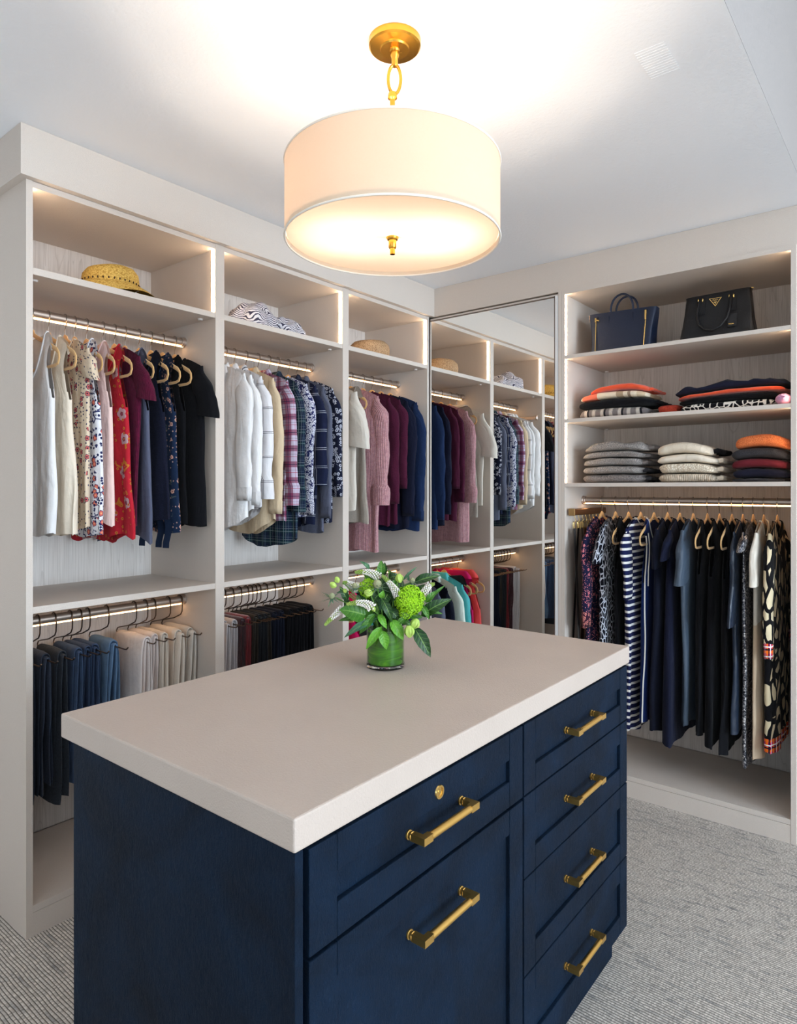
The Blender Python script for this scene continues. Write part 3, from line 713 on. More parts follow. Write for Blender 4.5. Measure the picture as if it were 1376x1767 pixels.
g2 = 'shirts on the upper rod of the middle bay'
specs = [
 (1.772, dict(name='shirt', cat='shirt', label='plain white long-sleeved shirt, first on the middle bay upper rod', mat=WHITE, L=bot(1.235), sw=.205, bw=.215, sleeve='long', slen=.47, swr=.056, collar=True, tail=.08, hd=.026)),
 (1.820, dict(name='shirt', cat='shirt', label='white cotton shirt with cuffed sleeves beside the windowpane shirt', mat=WHITE, L=bot(1.26), sw=.195, bw=.205, sleeve='long', slen=.49, swr=.052, collar=True, tail=.07)),
 (1.869, dict(name='shirt', cat='shirt', label='white shirt with black windowpane check and rolled sleeves', mat=WPANE, L=bot(1.27), sw=.20, bw=.20, sleeve='long', slen=.52, swr=.05, roll=True, collar=True, tail=.07)),
 (1.934, dict(name='shirt', cat='shirt', label='beige cotton shirt with long buttoned sleeves', mat=BEIGE, L=bot(1.225), sw=.205, bw=.205, sleeve='long', slen=.53, swr=.048, collar=True, tail=.06)),
 (2.004, dict(name='flannel_shirt', cat='shirt', label='red, purple and white plaid flannel shirt with rolled sleeves', mat=PURP, L=bot(1.28), sw=.21, bw=.20, sleeve='long', slen=.55, swr=.052, roll=True, collar=True)),
 (2.070, dict(name='flannel_shirt', cat='shirt', label='dark green and navy plaid shirt hanging lowest in the bay', mat=GREEN, L=bot(1.15), sw=.20, bw=.19, sleeve='long', slen=.58, swr=.046, roll=True, collar=True, tail=.05)),
 (2.125, dict(name='blouse', cat='blouse', label='navy blouse covered in small white flowers with full sleeves', mat=NFLW, L=bot(1.30), sw=.205, bw=.19, sleeve='long', slen=.54, swr=.052)),
 (2.190, dict(name='shirt', cat='shirt', label='dark navy shirt with thin white windowpane lines', mat=NPANE, L=bot(1.25), sw=.205, bw=.19, sleeve='long', slen=.46, swr=.047, roll=True, collar=True)),
 (2.245, dict(name='shirt', cat='shirt', label='grey chambray shirt with long open cuffs', mat=CHAM, L=bot(1.22), sw=.205, bw=.20, sleeve='long', slen=.56, swr=.045, collar=True)),
 (2.300, dict(name='blouse', cat='blouse', label='navy blouse with large white flower clusters, last in middle bay', mat=NWF, L=bot(1.26), sw=.205, bw=.19, sleeve='long', slen=.46, swr=.044)),
]
for i, (y, kw) in enumerate(specs): garment(RU, y, lim=lims(specs, i), group=g2, seed=i + 21, **kw)

LINEN = heather('off_white_linen', (228, 220, 208), (210, 202, 190), 500); TAUPE = heather('taupe_jersey', (176, 166, 154), (150, 140, 130), 500)
PRIB = rib('pink_ribbed_wool', (214, 158, 162), (190, 132, 140), .0085, .35); BURG = heather('burgundy_wool', (84, 26, 52), (58, 18, 38), 300)
DNAVY = heather('dark_navy_wool', (24, 28, 50), (16, 19, 36), 300); BLUEK = heather('navy_blue_wool', (30, 48, 84), (20, 34, 64), 300)
g3 = 'knitwear on the upper rod of the corner bay'
specs = [
 (2.455, dict(name='linen_jacket', cat='jacket', label='off-white linen jacket with short turned-back sleeves', mat=LINEN, L=bot(1.32), sw=.21, bw=.20, sleeve='short', slen=.27, swr=.062, collar=True)),
 (2.535, dict(name='waistcoat', cat='vest', label='taupe jersey waistcoat beside the pink cardigan', mat=TAUPE, L=bot(1.245), sleeveless=True, sw=.185, bw=.215, dip=.14, fold=.012, armd=.22)),
 (2.640, dict(name='long_cardigan', cat='cardigan', label='long pale pink ribbed cardigan with turned-up cuffs', mat=PRIB, L=bot(1.095), sw=.205, bw=.205, sleeve='long', slen=.56, swr=.056, hd=.034, fold=.010, roll=True)),
 (2.735, dict(name='cardigan', cat='cardigan', label='burgundy wool cardigan, the one next to the pink cardigan', mat=BURG, L=bot(1.225), sw=.20, bw=.19, sleeve='long', slen=.50, swr=.050, hd=.026)),
 (2.812, dict(name='cardigan', cat='cardigan', label='burgundy wool cardigan with short hem, nearer the navy cardigans', mat=BURG, L=bot(1.24), sw=.205, bw=.18, sleeve='long', slen=.42, swr=.050, hd=.026)),
 (2.890, dict(name='cardigan', cat='cardigan', label='very dark navy wool cardigan beside the burgundy ones', mat=DNAVY, L=bot(1.205), sw=.20, bw=.20, sleeve='long', slen=.57, swr=.052, hd=.028)),
 (2.972, dict(name='cardigan', cat='cardigan', label='mid navy blue wool cardigan, last in the corner bay', mat=BLUEK, L=bot(1.19), sw=.205, bw=.21, sleeve='long', slen=.60, swr=.054, hd=.034)),
]
for i, (y, kw) in enumerate(specs): garment(RU, y, lim=lims(specs, i), group=g3, seed=i + 41, **kw)

g4 = 'bright tops on the lower rod of the corner bay'
bl = lambda z: .962 - z
CORAL = solid('coral_cotton', (238, 86, 84)); MAG = solid('magenta_cotton', (204, 28, 96)); CHAR = solid('charcoal_cotton', (46, 46, 50)); TEAL = solid('teal_cotton', (88, 186, 190)); MINT = solid('pale_mint_cotton', (218, 228, 216))
specs = [
 (2.445, dict(name='sleeveless_blouse', cat='top', label='coral red sleeveless top on the corner bay lower rod', mat=CORAL, L=bl(.27), sleeveless=True, sw=.17, bw=.20, collar=True)),
 (2.525, dict(name='sleeveless_blouse', cat='top', label='magenta sleeveless top behind the coral one', mat=MAG, L=bl(.28), sleeveless=True, sw=.17, bw=.19, collar=True)),
 (2.600, dict(name='jersey_blouse', cat='top', label='charcoal sleeveless top between magenta and teal', mat=CHAR, L=bl(.30), sleeveless=True, sw=.18, bw=.19)),
 (2.675, dict(name='t_shirt', cat='t-shirt', label='teal short-sleeved polo top on the lower rod', mat=TEAL, L=bl(.26), sw=.20, bw=.20, sleeve='long', slen=.5, collar=True)),
 (2.760, dict(name='zip_jacket', cat='jacket', label='pale mint white light jacket on the lower rod', mat=MINT, L=bl(.28), sw=.205, bw=.21, sleeve='long', slen=.52, swr=.056, collar=True, hd=.03)),
 (2.850, dict(name='zip_jacket', cat='jacket', label='ink navy jacket on the corner bay lower rod', mat=INK, L=bl(.27), sw=.20, bw=.2, sleeve='long', slen=.52, collar=True)),
 (2.940, dict(name='zip_jacket', cat='jacket', label='grey chambray jacket nearest the mirror on the lower rod', mat=CHAM, L=bl(.27), sw=.20, bw=.2, sleeve='long', slen=.52, collar=True)),
]
for i, (y, kw) in enumerate(specs): garment(RL, y, lim=lims(specs, i), group=g4, seed=i + 61, **kw)

# long dresses on the right rod
br = lambda z: 1.367 - z
PEMB = floral('navy_pink_embroidery', (28, 28, 58), [(36, .0075, .26, (212, 120, 128), (170, 60, 76), None), (110, .0028, .38, (214, 130, 134), (200, 100, 100), None)])
PBORD = floral('embroidered_border', (60, 28, 48), [(45, .008, .95, (214, 130, 120), (40, 30, 60), None)])
LATT = cells('white_black_lattice', (196, 198, 208), (18, 18, 28), 40, .075, (1.6, .8, 1)); STRP = stripes('navy_white_stripe', (24, 30, 70), (228, 224, 218), .031, .0, .36)
NAVYD = solid('navy_ponte', (22, 42, 96)); SLD = satin('slate_satin', (62, 76, 92), .55); SATB = satin('midnight_satin', (30, 42, 60), .36)
SEQ = sequins('silver_black_sequins'); IVORY = satin('ivory_crepe', (232, 222, 206), .5); SAND = solid('sand_crepe', (214, 190, 162))
GIR = cells('black_cream_pebble_print', (16, 15, 18), (222, 204, 168), 17, .15, (1.2, .7, 1), dist=.06)
BORD = plaid('magenta_orange_zigzag', (200, 30, 110), [(.1, .35, (240, 110, 30), 1)], [(.4, .55, (20, 18, 24), 1), (.7, .82, (240, 236, 230), 1)], .04)
g5 = 'dresses on the right wardrobe rod'
specs = [
 (-1.303, dict(name='tunic_dress', cat='dress', label='navy dress with pink embroidery and a patterned sleeve border', mat=PEMB, L=br(.42), sleeve='long', slen=.40, swr=.050, cuffm=(PBORD, .075), sw=.19, bw=.20)),
 (-1.233, dict(name='dress', cat='dress', label='short-sleeved dress in black with white lattice pattern', mat=LATT, L=br(.38), sleeve='short', slen=.15, swr=.05, sw=.195, bw=.19, hd=.026)),
 (-1.168, dict(name='dress', cat='dress', label='plain black dress tucked between lattice and striped dresses', mat=BLACK, L=br(.45), sw=.17, bw=.17, dip=.03, sleeveless=True)),
 (-1.108, dict(name='dress', cat='dress', label='navy and white horizontally striped dress with half sleeves', mat=STRP, L=br(.285), sleeve='long', slen=.30, swr=.050, cuffm=(STRP, .02), sw=.20, bw=.175, dip=.04, hd=.026, flare=1.1)),
 (-1.045, dict(name='sleeveless_dress', cat='dress', label='navy sleeveless dress edged with white piping', mat=NAVYD, L=br(.34), sleeveless=True, sw=.145, bw=.19, dip=.09, piping=TRIMW, collm=TRIMW, hd=.024, flare=1.2, armd=.24)),
 (-.981, dict(name='dress', cat='dress', label='dark ink short-sleeved dress right of the piped navy dress', mat=INK, L=br(.32), sleeve='short', slen=.16, swr=.045, sw=.165, bw=.20, hd=.024, flare=1.4)),
 (-.925, dict(name='dress', cat='dress', label='black cap-sleeved dress with flared navy hem', mat=DNAVY, L=br(.275), sleeve='cap', slen=.12, sw=.165, bw=.22, hd=.026, flare=1.9, fold=.012)),
 (-.865, dict(name='shirt_dress', cat='dress', label='slate grey short-sleeved satin dress in the middle of the rod', mat=SLD, L=br(.37), sleeve='short', slen=.22, swr=.060, sw=.185, bw=.17, hd=.022)),
 (-.803, dict(name='dress', cat='dress', label='black crepe dress with bare tan hanger ends, left one', mat=BLACK, L=br(.34), sleeveless=True, sw=.15, bw=.19, dip=.06, fold=.01)),
 (-.752, dict(name='dress', cat='dress', label='black high-necked dress with bare hanger end, right one', mat=BLACK2, L=br(.305), sleeveless=True, sw=.15, bw=.20, dip=.03, hd=.026, flare=1.3)),
 (-.700, dict(name='dress', cat='dress', label='black ruffled-neck dress left of the midnight satin one', mat=BLACK, L=br(.285), sleeveless=True, sw=.15, bw=.19, dip=.05, fold=.012)),
 (-.655, dict(name='satin_dress', cat='dress', label='midnight blue satin dress with long pointed sleeves', mat=SATB, L=br(.38), sleeve='bell', slen=.38, swr=.046, sw=.17, bw=.19, hd=.022)),
 (-.614, dict(name='sequin_dress', cat='dress', label='long silver and black sequinned dress', mat=SEQ, L=br(.235), sleeve='cap', slen=.06, sw=.185, bw=.165, hd=.020, fold=.004)),
 (-.572, dict(name='dress', cat='dress', label='ivory and sand short-sleeved dress beside the sequinned one', mat=IVORY, L=br(.285), sleeve='short', slen=.20, swr=.055, sw=.185, bw=.17, hd=.022, hemm=(SAND, 18), waist=.95)),
 (-.520, dict(name='printed_dress', cat='dress', label='black dress with cream pebble print and zigzag hem border', mat=GIR, L=br(.33), sleeve='long', slen=.44, swr=.060, cuffm=(BORD, .062), sw=.19, bw=.19, hd=.028, flare=1.2, hemm=(BORD, 2))),
]
for i, (x, kw) in enumerate(specs): garment(RR, x, lim=lims(specs, i), group=g5, seed=i + 81, face=1, **kw)

# ---------------------------------------------------------------- trousers folded over open metal hangers
def trousers(rail, pos, label, group, mat, name='trousers', x0=-.12, x1=.08, zt=-.108, drop=.52, th=.012, seed=0, hooklabel='', tw=None, drop2=None, lim=(.02, .02)):
    rnd = random.Random(seed * 3.7 + 1); tw = rnd.uniform(-.008, .008) if tw is None else tw
    h = rail.root(pos, 'dark wire trouser hanger holding the ' + hang_words(label), 'trouser_hanger', 'hanger', group + ' hangers', tw)
    R = .019
    pts = [(R * cos(a), 0, R * sin(a)) for a in [radians(190 - i * 19) for i in range(0, 11)]]
    pts += [(R + .001, 0, -.02), (.018, 0, -.045), (.008, 0, -.060), (-.04, 0, -.080), (-.105, 0, zt + .014), (-.125, 0, zt + .008), (-.132, 0, zt - .004), (-.127, 0, zt - .016), (-.11, 0, zt - .020)]
    pts += [(x, 0, zt - .020) for x in (-.05, 0, .05, .10, .135)] + [(.146, 0, zt - .018), (.155, 0, zt - .010)]
    q = MB(); q.tube(pts, .0026, 6); q.build('wire_frame', DARKWIRE, h)
    t = rail.root(pos, label, name, 'trousers', group, tw)
    L1 = drop; L2 = drop2 or drop * rnd.uniform(.9, 1.0); zb = zt - .017
    for lay in range(2):
        off = .0055 + lay * .011; path = []; nn = 12
        for j in range(nn): s_ = j / nn; path.append((-off - (.010 + .010 * lay) * (1 - s_) ** .5, zb - L1 * (1 - s_)))
        for j in range(9): a = pi - pi * j / 8; path.append((off * cos(a), zb + off * sin(a)))
        for j in range(1, nn + 1): s_ = j / nn; path.append((off + (.010 + .010 * lay) * s_ ** .5, zb - L2 * s_))
        rings = []; uv = []; w0 = rnd.uniform(-.012, .008); w1 = rnd.uniform(-.012, .012); acc = 0; p1_, p2_ = rnd.uniform(0, 6), rnd.uniform(0, 6)
        for j, (y, z) in enumerate(path):
            if j: acc += sqrt((y - path[j - 1][0]) ** 2 + (z - path[j - 1][1]) ** 2)
            jn = path[min(j + 1, len(path) - 1)]; jp = path[max(j - 1, 0)]; d = Vector((jn[0] - jp[0], jn[1] - jp[1])).normalized(); nx, nz = d.y, -d.x
            dep = (zb - z) / L1; m = 16; ring = []; u_ = []
            xa = x0 + w0 + .012 * lay + .015 * noise.noise(Vector((seed, z * 6, 1))) * max(0, dep) ; xb = x1 + w1 - .010 * lay + .03 * noise.noise(Vector((seed + 9, z * 5, lay))) * max(0, dep) - .012 * max(0, dep)
            for i in range(m):
                a = 2 * pi * i / m; cx = (1 if cos(a) >= 0 else -1) * abs(cos(a)) ** .6; sy = sin(a)
                X = (xa + xb) / 2 + (xb - xa) / 2 * cx
                H = th * (.42 + .08 * sin(X * 60 + p1_)) * (1 + .5 * max(0, dep))
                w_ = .007 * max(0, dep) * sin(X * 55 + p1_ + z * 5) + .004 * max(0, dep) * sin(X * 110 + p2_)
                yy = y + nx * (sy * H) + w_; l = lim[1] if yy > 0 else lim[0]; yy = l * math.tanh(yy / l); ring.append((max(X, -.235), yy, z + nz * (sy * H))); u_.append((X + seed, acc))
            rings.append(ring); uv.append(u_)
        q = MB(); q.grid(rings, closed_u=True, uv=uv); q.cap(rings[0]); q.cap(rings[-1], True)
        q.build('trouser_leg', mat, t, fix=False)
    return t
DJ = denim('dark_indigo_denim', (24, 34, 58), (16, 24, 44)); BLKJ = denim('black_denim', (20, 20, 24), (12, 12, 16)); MJ = denim('mid_blue_denim', (46, 72, 108), (32, 52, 84))
BJ = denim('blue_denim', (40, 64, 102), (26, 44, 76)); LJ = denim('light_blue_denim', (104, 136, 168), (70, 104, 142)); WJ = solid('white_denim', (236, 224, 218)); CJ = solid('cream_chino', (228, 214, 198)); SJ = solid('stone_chino', (212, 202, 190))
g6 = 'folded jeans on the lower rod of the left bay'
J6 = [
 (.975, 'dark indigo jeans, first on the left bay lower rod', DJ, -.12, .07, .50),
 (1.028, 'deep indigo jeans with turned hem beside the black jeans', DJ, -.12, .075, .47),
 (1.083, 'black jeans folded over the third hanger from the left', BLKJ, -.12, .08, .52),
 (1.140, 'mid blue jeans with a faded waist next to black jeans', MJ, -.12, .075, .46),
 (1.175, 'narrow dark blue jeans behind the faded mid blue pair', BJ, -.12, .07, .45),
 (1.205, 'plain blue jeans just before the light blue pair', BJ, -.11, .075, .45),
 (1.277, 'light washed blue jeans beside the white ones', LJ, -.12, .075, .44),
 (1.389, 'white jeans, the pair nearest the light blue jeans', WJ, -.125, .10, .43),
 (1.437, 'off-white jeans, second pair of the pale group', WJ, -.125, .09, .43),
 (1.472, 'cream trousers in the middle of the pale group', CJ, -.12, .10, .43),
 (1.538, 'cream white trousers second from the right end', CJ, -.12, .10, .43),
 (1.592, 'stone coloured trousers at the right end of the left bay', SJ, -.12, .10, .42)]
def tl(L, i): return ((L[i][0] - L[i - 1][0]) / 2 - .0025 if i else .024, (L[i + 1][0] - L[i][0]) / 2 - .0025 if i < len(L) - 1 else .016)
for i, (y, lab, m, xa, xb, d) in enumerate(J6):
    trousers(RL, y, lab, g6, m, 'jeans' if 'jeans' in lab else 'trousers', xa, xb, drop=d, lim=tl(J6, i), seed=i + 1, th=.015 if i > 5 else .013)
LG = solid('light_grey_wool', (206, 200, 200)); WINE = solid('wine_velvet', (120, 26, 34), sheen=.6); BRN = solid('brown_wine_velvet', (62, 26, 32), sheen=.5); OLV = solid('dark_olive_twill', (56, 50, 44)); DG = solid('charcoal_twill', (40, 42, 46)); NVT = solid('navy_black_twill', (26, 30, 44)); BKT = solid('black_twill', (18, 17, 20))
g7 = 'folded trousers on the lower rod of the middle bay'
J7 = [
 (1.770, 'pale grey trousers, first on the middle bay lower rod', LG, .50), (1.812, 'light stone trousers beside the wine velvet ones', LG, .44),
 (1.855, 'brown wine velvet trousers behind the pale pair', BRN, .46), (1.898, 'bright wine red velvet trousers', WINE, .46),
 (1.937, 'dark olive twill trousers next to the wine velvet ones', OLV, .46), (1.961, 'charcoal green twill trousers after the olive pair', DG, .46), (1.985, 'charcoal trousers with pressed crease in middle of the rod', DG, .46),
 (2.008, 'dark olive trousers just before the navy black pairs', OLV, .46), (2.048, 'navy black trousers, first of the dark navy pairs', NVT, .46), (2.095, 'navy black trousers, second of the dark navy pairs', NVT, .46),
 (2.145, 'black trousers beside the navy black pairs', BKT, .46), (2.188, 'black wool trousers fourth from the right end', BKT, .46), (2.232, 'black velvet trousers third from the right end', BKT, .46), (2.280, 'black trousers at the right end of the middle bay', BKT, .46)]
for i, (y, lab, m, d) in enumerate(J7):
    trousers(RL, y, lab, g7, m, 'trousers', -.12, .085, drop=d, lim=tl(J7, i), seed=i + 31, th=.011)

# ---------------------------------------------------------------- pull-out belt rack with belts
t = empty('belt_rack', (-1.373, 3.085, 1.31), 0, 'bronze pull-out belt rack on the right wardrobe side panel', 'rack')
q = MB(); q.box(-.019, .012, 0, .40, -.016, .016); q.build('rail', metal('bronze_rail', (150, 118, 92), .35), t, smooth=False, bevel=.004)
boxo('end_cap', metal('bronze_cap', (196, 160, 110), .3), (-.020, .013, -.006, 0, -.018, .018), t, .002)
HKM = GOLD
bl_specs = [('dark grey woven belt hanging nearest the front of the rack', (70, 66, 64), .026, .62, 0.), ('black leather belt behind the grey woven belt', (22, 20, 22), .020, .60, .03), ('grey suede belt in the middle of the rack', (96, 88, 82), .024, .58, .06), ('wide brown leather belt', (92, 58, 38), .034, .63, .10),
            ('thin black belt right of the brown belt', (18, 16, 18), .016, .62, .15), ('dark brown braided belt', (58, 40, 30), .020, .58, .20), ('narrow tan belt towards the back of the rack', (120, 84, 56), .016, .5, .25), ('black patent belt deepest on the rack', (14, 14, 16), .02, .55, .30)]
for i, (lab, c_, w, L, yy) in enumerate(bl_specs):
    y = .022 + i * .045
    q = MB(); q.tube([(0, y, -.016), (0, y, -.026), (.006, y - .004, -.036), (.008, y - .006, -.044), (.002, y - .008, -.050), (-.005, y - .006, -.046)], .0016, 6); q.build('hook', HKM, t)
    b = empty('belt', (-1.373 + .002, 3.085 + y - .008, 1.31 - .050), 0, lab, 'belt', 'belts on the pull-out rack')
    q = MB(); bz = random.Random(i).uniform(-.004, .004)
    q.grid([[( -.0016 + bz * k, -w / 2 + .004, -.03 - L * k / 10), (.0016 + bz * k, -w / 2, -.03 - L * k / 10), (.0016 + bz * k, w / 2, -.03 - L * k / 10), (-.0016 + bz * k, w / 2, -.03 - L * k / 10)] for k in range(11)], closed_u=True)
    q.build('strap', flat('belt_leather', c_, .5), b, smooth=False)
    q = MB(); q.tube([(.0, -w / 2 - .003, -.002), (.0, w / 2 + .003, -.002), (.0, w / 2 + .003, -.034), (.0, -w / 2 - .003, -.034)], .0022, 6, closed=True); q.tube([(0, 0, 0), (0, 0, -.03)], .0016, 6); q.build('buckle', HKM, b)

# ---------------------------------------------------------------- folded knitwear on the right shelves
def se(v, e): return (1 if v >= 0 else -1) * abs(v) ** e
def folded(name, label, cat, group, mat, x0, x1, z0, h, c0=0., c1=0., yf=3.12, d=.27, seed=0, skew=0., skew0=0., rough=.002, lay=1, side=None):
    t = empty(name, ((x0 + x1) / 2, yf + d / 2, z0), 0, label, cat, group); w = x1 - x0; M_, N = 14, 64; R_ = []; uv = []
    for j in range(M_ + 1):
        ph = -pi / 2 + pi * j / M_; zz = .5 + .5 * se(sin(ph), .75); rr = abs(cos(ph)) ** .22 if 0 < j < M_ else .02
        row = []; uu = []
        for i in range(N):
            a = 2 * pi * i / N; ex = se(cos(a), .38); ey = se(sin(a), .30)
            g = 1 - .045 * math.exp(-((zz * lay % 1 - .5) / .16) ** 2) * (lay > 1)
            x = w / 2 * rr * ex * (g if ex > 0 else 1); y = d / 2 * rr * ey
            y += .010 * noise.noise(Vector((x * 9 + seed, zz * 1.5, seed))) * rr; x += .008 * noise.noise(Vector((seed, y * 8, zz * 2))) * rr
            if ex > .5: x += .010 * noise.noise(Vector((seed * 2.1, y * 20, zz * 5))) * rr
            hump = max(0, 1 - (2 * x / w) ** 2); slope = x / w * (skew0 * (1 - zz) + skew * zz) * .9
            z = h * .94 * zz + .0006 + (c0 * (1 - zz) + c1 * zz) * hump + slope
            if zz > .3: z += rough * noise.noise(Vector((x * 16 + seed * 1.7, y * 12, 3.1))) * zz
            z += .0016 * sin(x * 40 + seed) * (zz > .2) * rr
            row.append((x, y, max(z, .0003))); uu.append((x + seed * .31, z - y * .8 + seed * .17))
        R_.append(row); uv.append(uu)
    q = MB(); q.grid(R_, closed_u=True, uv=uv); q.cap(R_[0]); q.cap(R_[-1], True); q.build('folded_cloth', mat, t, fix=False)
    if side:   # turned-in sleeve bundle peeking out at the right-hand end
        q = MB(); m2, wx, hh = side
        for k in range(3):
            pts = [(w / 2 - .03 - .01 * k, -d * .32 + .05 * k, h * .35), (w / 2 + wx * .55, -d * .25 + .06 * k, h * (.55 - .1 * k)), (w / 2 + wx, -d * .05 + .06 * k, h * .45), (w / 2 + wx * .3, d * .2 + .02 * k, h * .5)]
            q.tube(pts, [hh * .6, hh, hh, hh * .5], 8)
        q.build('tucked_sleeve', m2, t)
    return t
GREY = heather('grey_marl_wool', (166, 158, 152), (106, 102, 100), 240); GREY2 = heather('mid_grey_marl_wool', (146, 138, 134), (92, 88, 88), 240); DKG = heather('charcoal_marl_wool', (66, 66, 70), (40, 40, 46), 340)
CRK = heather('cream_wool', (234, 222, 202), (216, 202, 182), 420); CRW = cells('cream_waffle_knit', (196, 180, 158), (236, 226, 208), 110, .12); CRR = rib('cream_ribbed_knit', (226, 212, 192), (186, 172, 152), .008)
ORK = solid('orange_silk', (236, 88, 52), sheen=.3); ORH = heather('orange_marl_wool', (238, 140, 84), (196, 96, 56), 300); RUST = heather('rust_wool', (190, 72, 50), (150, 52, 40), 300)
CHK = plaid('salmon_cream_check', (232, 216, 190), [(.0, .24, (236, 120, 92), 1), (.52, .62, (160, 132, 100), .8), (.68, .72, (120, 92, 70), .8), (.8, .9, (190, 164, 128), .7)], [], .34, 9.)
NAVF = solid('navy_merino', (26, 28, 46)); BGF = solid('burgundy_merino', (104, 34, 44)); LILAC = solid('lilac_wool', (214, 158, 190)); BTRIM = stripes('cream_black_trim', (234, 222, 204), (18, 20, 28), .2, .1, .18)
BWPAT = cells('black_white_lace_pattern', (226, 218, 208), (18, 16, 20), 42, .09)
HERR = herring('grey_herringbone')
ga, gb, gc, gd, ge = 'folded shawls on the middle shelf', 'folded scarves at the right of the middle shelf', 'grey folded jumpers', 'cream folded jumpers', 'warm coloured folded jumpers'
z = 1.7675
folded('folded_shawl', 'grey and white herringbone shawl at the bottom of the orange-topped pile', 'shawl', ga, HERR, -1.368, -1.035, z, .046, 0, .004, seed=1)
folded('folded_shawl', 'plain black folded shawl above the herringbone one', 'shawl', ga, BLACK, -1.372, -1.005, z + .047, .034, .004, .010, seed=2, side=(BLACK, .014, .009))
folded('folded_shawl', 'salmon, cream and tan checked folded shawl', 'shawl', ga, CHK, -1.365, -1.030, z + .082, .030, .010, .016, seed=3)
folded('folded_shawl', 'bright orange folded shawl on top of the checked one', 'shawl', ga, ORK, -1.312, -1.028, z + .1135, .024, .016, .024, seed=4, lay=2, rough=.010, side=(ORK, .008, .008))
folded('folded_scarf', 'rust red folded scarf between the two piles', 'scarf', gb, RUST, -.995, -.90, z, .045, 0, .004, seed=5, yf=3.16)
folded('folded_scarf', 'black folded scarf with white lace pattern along its edge', 'scarf', gb, BWPAT, -.890, -.505, z, .034, 0, .004, seed=6, skew=.004)
folded('folded_scarf', 'plain black folded scarf above the lace patterned one', 'scarf', gb, BLACK2, -.895, -.500, z + .036, .022, .004, .007, seed=7, skew=.010, skew0=.004, yf=3.12)
folded('folded_scarf', 'bright orange folded scarf beneath the navy one', 'scarf', gb, RUST if 0 else ORK, -.900, -.470, z + .060, .018, .007, .010, seed=8, skew=.018, skew0=.010)
folded('folded_scarf', 'navy folded scarf on top of the right pile with a peaked end', 'scarf', gb, NAVF, -.915, -.465, z + .081, .026, .010, .014, seed=9, skew=.024, skew0=.018, rough=.028)
q = MB(); q.ell((0, 0, .024), (.030, .05, .024), 18, 10); q.tube([(-.012, -.045, .03), (0, -.05, .036), (.012, -.046, .03), (.004, -.05, .022)], .004, 6)
tag(q.build('rolled_scarf', LILAC, loc=(-.472, 3.125, 1.7675)), 'small lilac rolled scarf at the right end of the middle shelf', 'scarf')
z = 1.4528
for i, (lab, m, h, xa, xb, la) in enumerate([('grey marl folded jumper at the bottom of the grey pile', GREY2, .040, -1.350, -1.045, 2), ('grey marl folded jumper second from bottom with dark underside', GREY, .036, -1.352, -1.06, 1),
        ('light grey folded jumper in the middle of the grey pile', GREY, .034, -1.345, -1.06, 1), ('pale grey thin folded jumper second from the top', GREY, .028, -1.350, -1.05, 1), ('rumpled pale grey jumper on top of the grey pile', GREY, .038, -1.342, -1.03, 1)]):
    folded('folded_jumper', lab, 'jumper', gc, m, xa, xb, z, h, .003 * i, .003 * (i + 1), seed=20 + i, lay=la, side=((DKG if i in (0, 1) else GREY2), .022, .010), rough=.002 if i < 4 else .024); z += h + .0016
z = 1.4528
for i, (lab, m, h, xa, xb) in enumerate([('cream ribbed folded jumper at the bottom of the cream pile', CRR, .036, -.985, -.735), ('cream waffle-knit folded jumper second from the bottom', CRW, .040, -.982, -.735),
        ('cream jumper with a black trim stripe', BTRIM, .034, -.990, -.735), ('plain cream jumper with black cuff on top of the cream pile', CRK, .046, -.990, -.75)]):
    folded('folded_jumper', lab, 'jumper', gd, m, xa, xb, z, h, .006 * i, .006 * (i + 1), seed=30 + i, side=((BLACK if i == 3 else CRK), .024, .012), skew=-.003 * (i + 1), skew0=-.003 * i); z += h + .0016
z = 1.4528
for i, (lab, m, h, xa, xb) in enumerate([('thin grey folded jumper at the bottom of the warm coloured pile', DKG, .012, -.672, -.462), ('dark navy folded jumper in the warm coloured pile', NAVF, .036, -.672, -.458),
        ('burgundy folded jumper with pink edge', BGF, .036, -.675, -.458), ('charcoal folded jumper with burgundy trim below the orange one', DKG, .040, -.675, -.455), ('orange marl jumper on top of the warm coloured pile', ORH, .050, -.662, -.452)]):
    folded('folded_jumper', lab, 'jumper', ge, m, xa, xb, z, h, .005 * i, .005 * (i + 1), seed=40 + i, skew=-.002 * (i + 1), skew0=-.002 * i); z += h + .0016

# ---------------------------------------------------------------- handbags
NLE = NT('navy_calf_leather', .38, spec=.4); NLE.col(lin((19, 32, 56))); NLE.bump(NLE.noise(NLE.OB(), 500, 2), .1, .0006); NLE = NLE.m
BLE = NT('black_saffiano_leather', .42, spec=.35); BLE.col(lin((22, 22, 25))); BLE.bump(BLE.noise(BLE.OB(), 420, 2), .15, .0008); BLE = BLE.m
TANL = flat('tan_leather_edge', (206, 168, 140), .6); SEAM = flat('dark_navy_seam', (12, 20, 40), .7)
def bag_body(w0, w1, d0, d1, H, pinch=.0, n=48, m=16, exp=.25, wav=.003, seed=0, rise=0.):
    rows = []
    for j in range(m + 1):
        u = j / m; row = []
        for i in range(n):
            a = 2 * pi * i / n; x = (w0 + (w1 - w0) * u) * se(cos(a), exp); dy = d0 + (d1 - d0) * u
            y = dy * se(sin(a), exp)
            if abs(cos(a)) > .6: x -= pinch * sin(pi * min(1, u * 1.15)) * (1 - abs(y) / max(dy, .001)) * (1 if cos(a) > 0 else -1)
            row.append((x, y + wav * noise.noise(Vector((x * 14 + seed, u * 3, sin(a)))), H * u + rise * u * x + (.0 if j else 0)))
        rows.append(row)
    return rows
t = empty('tote_bag', (-1.168, 3.215, 2.0815), 0, 'navy leather tote bag with gold side zips and two upright handles', 'handbag')
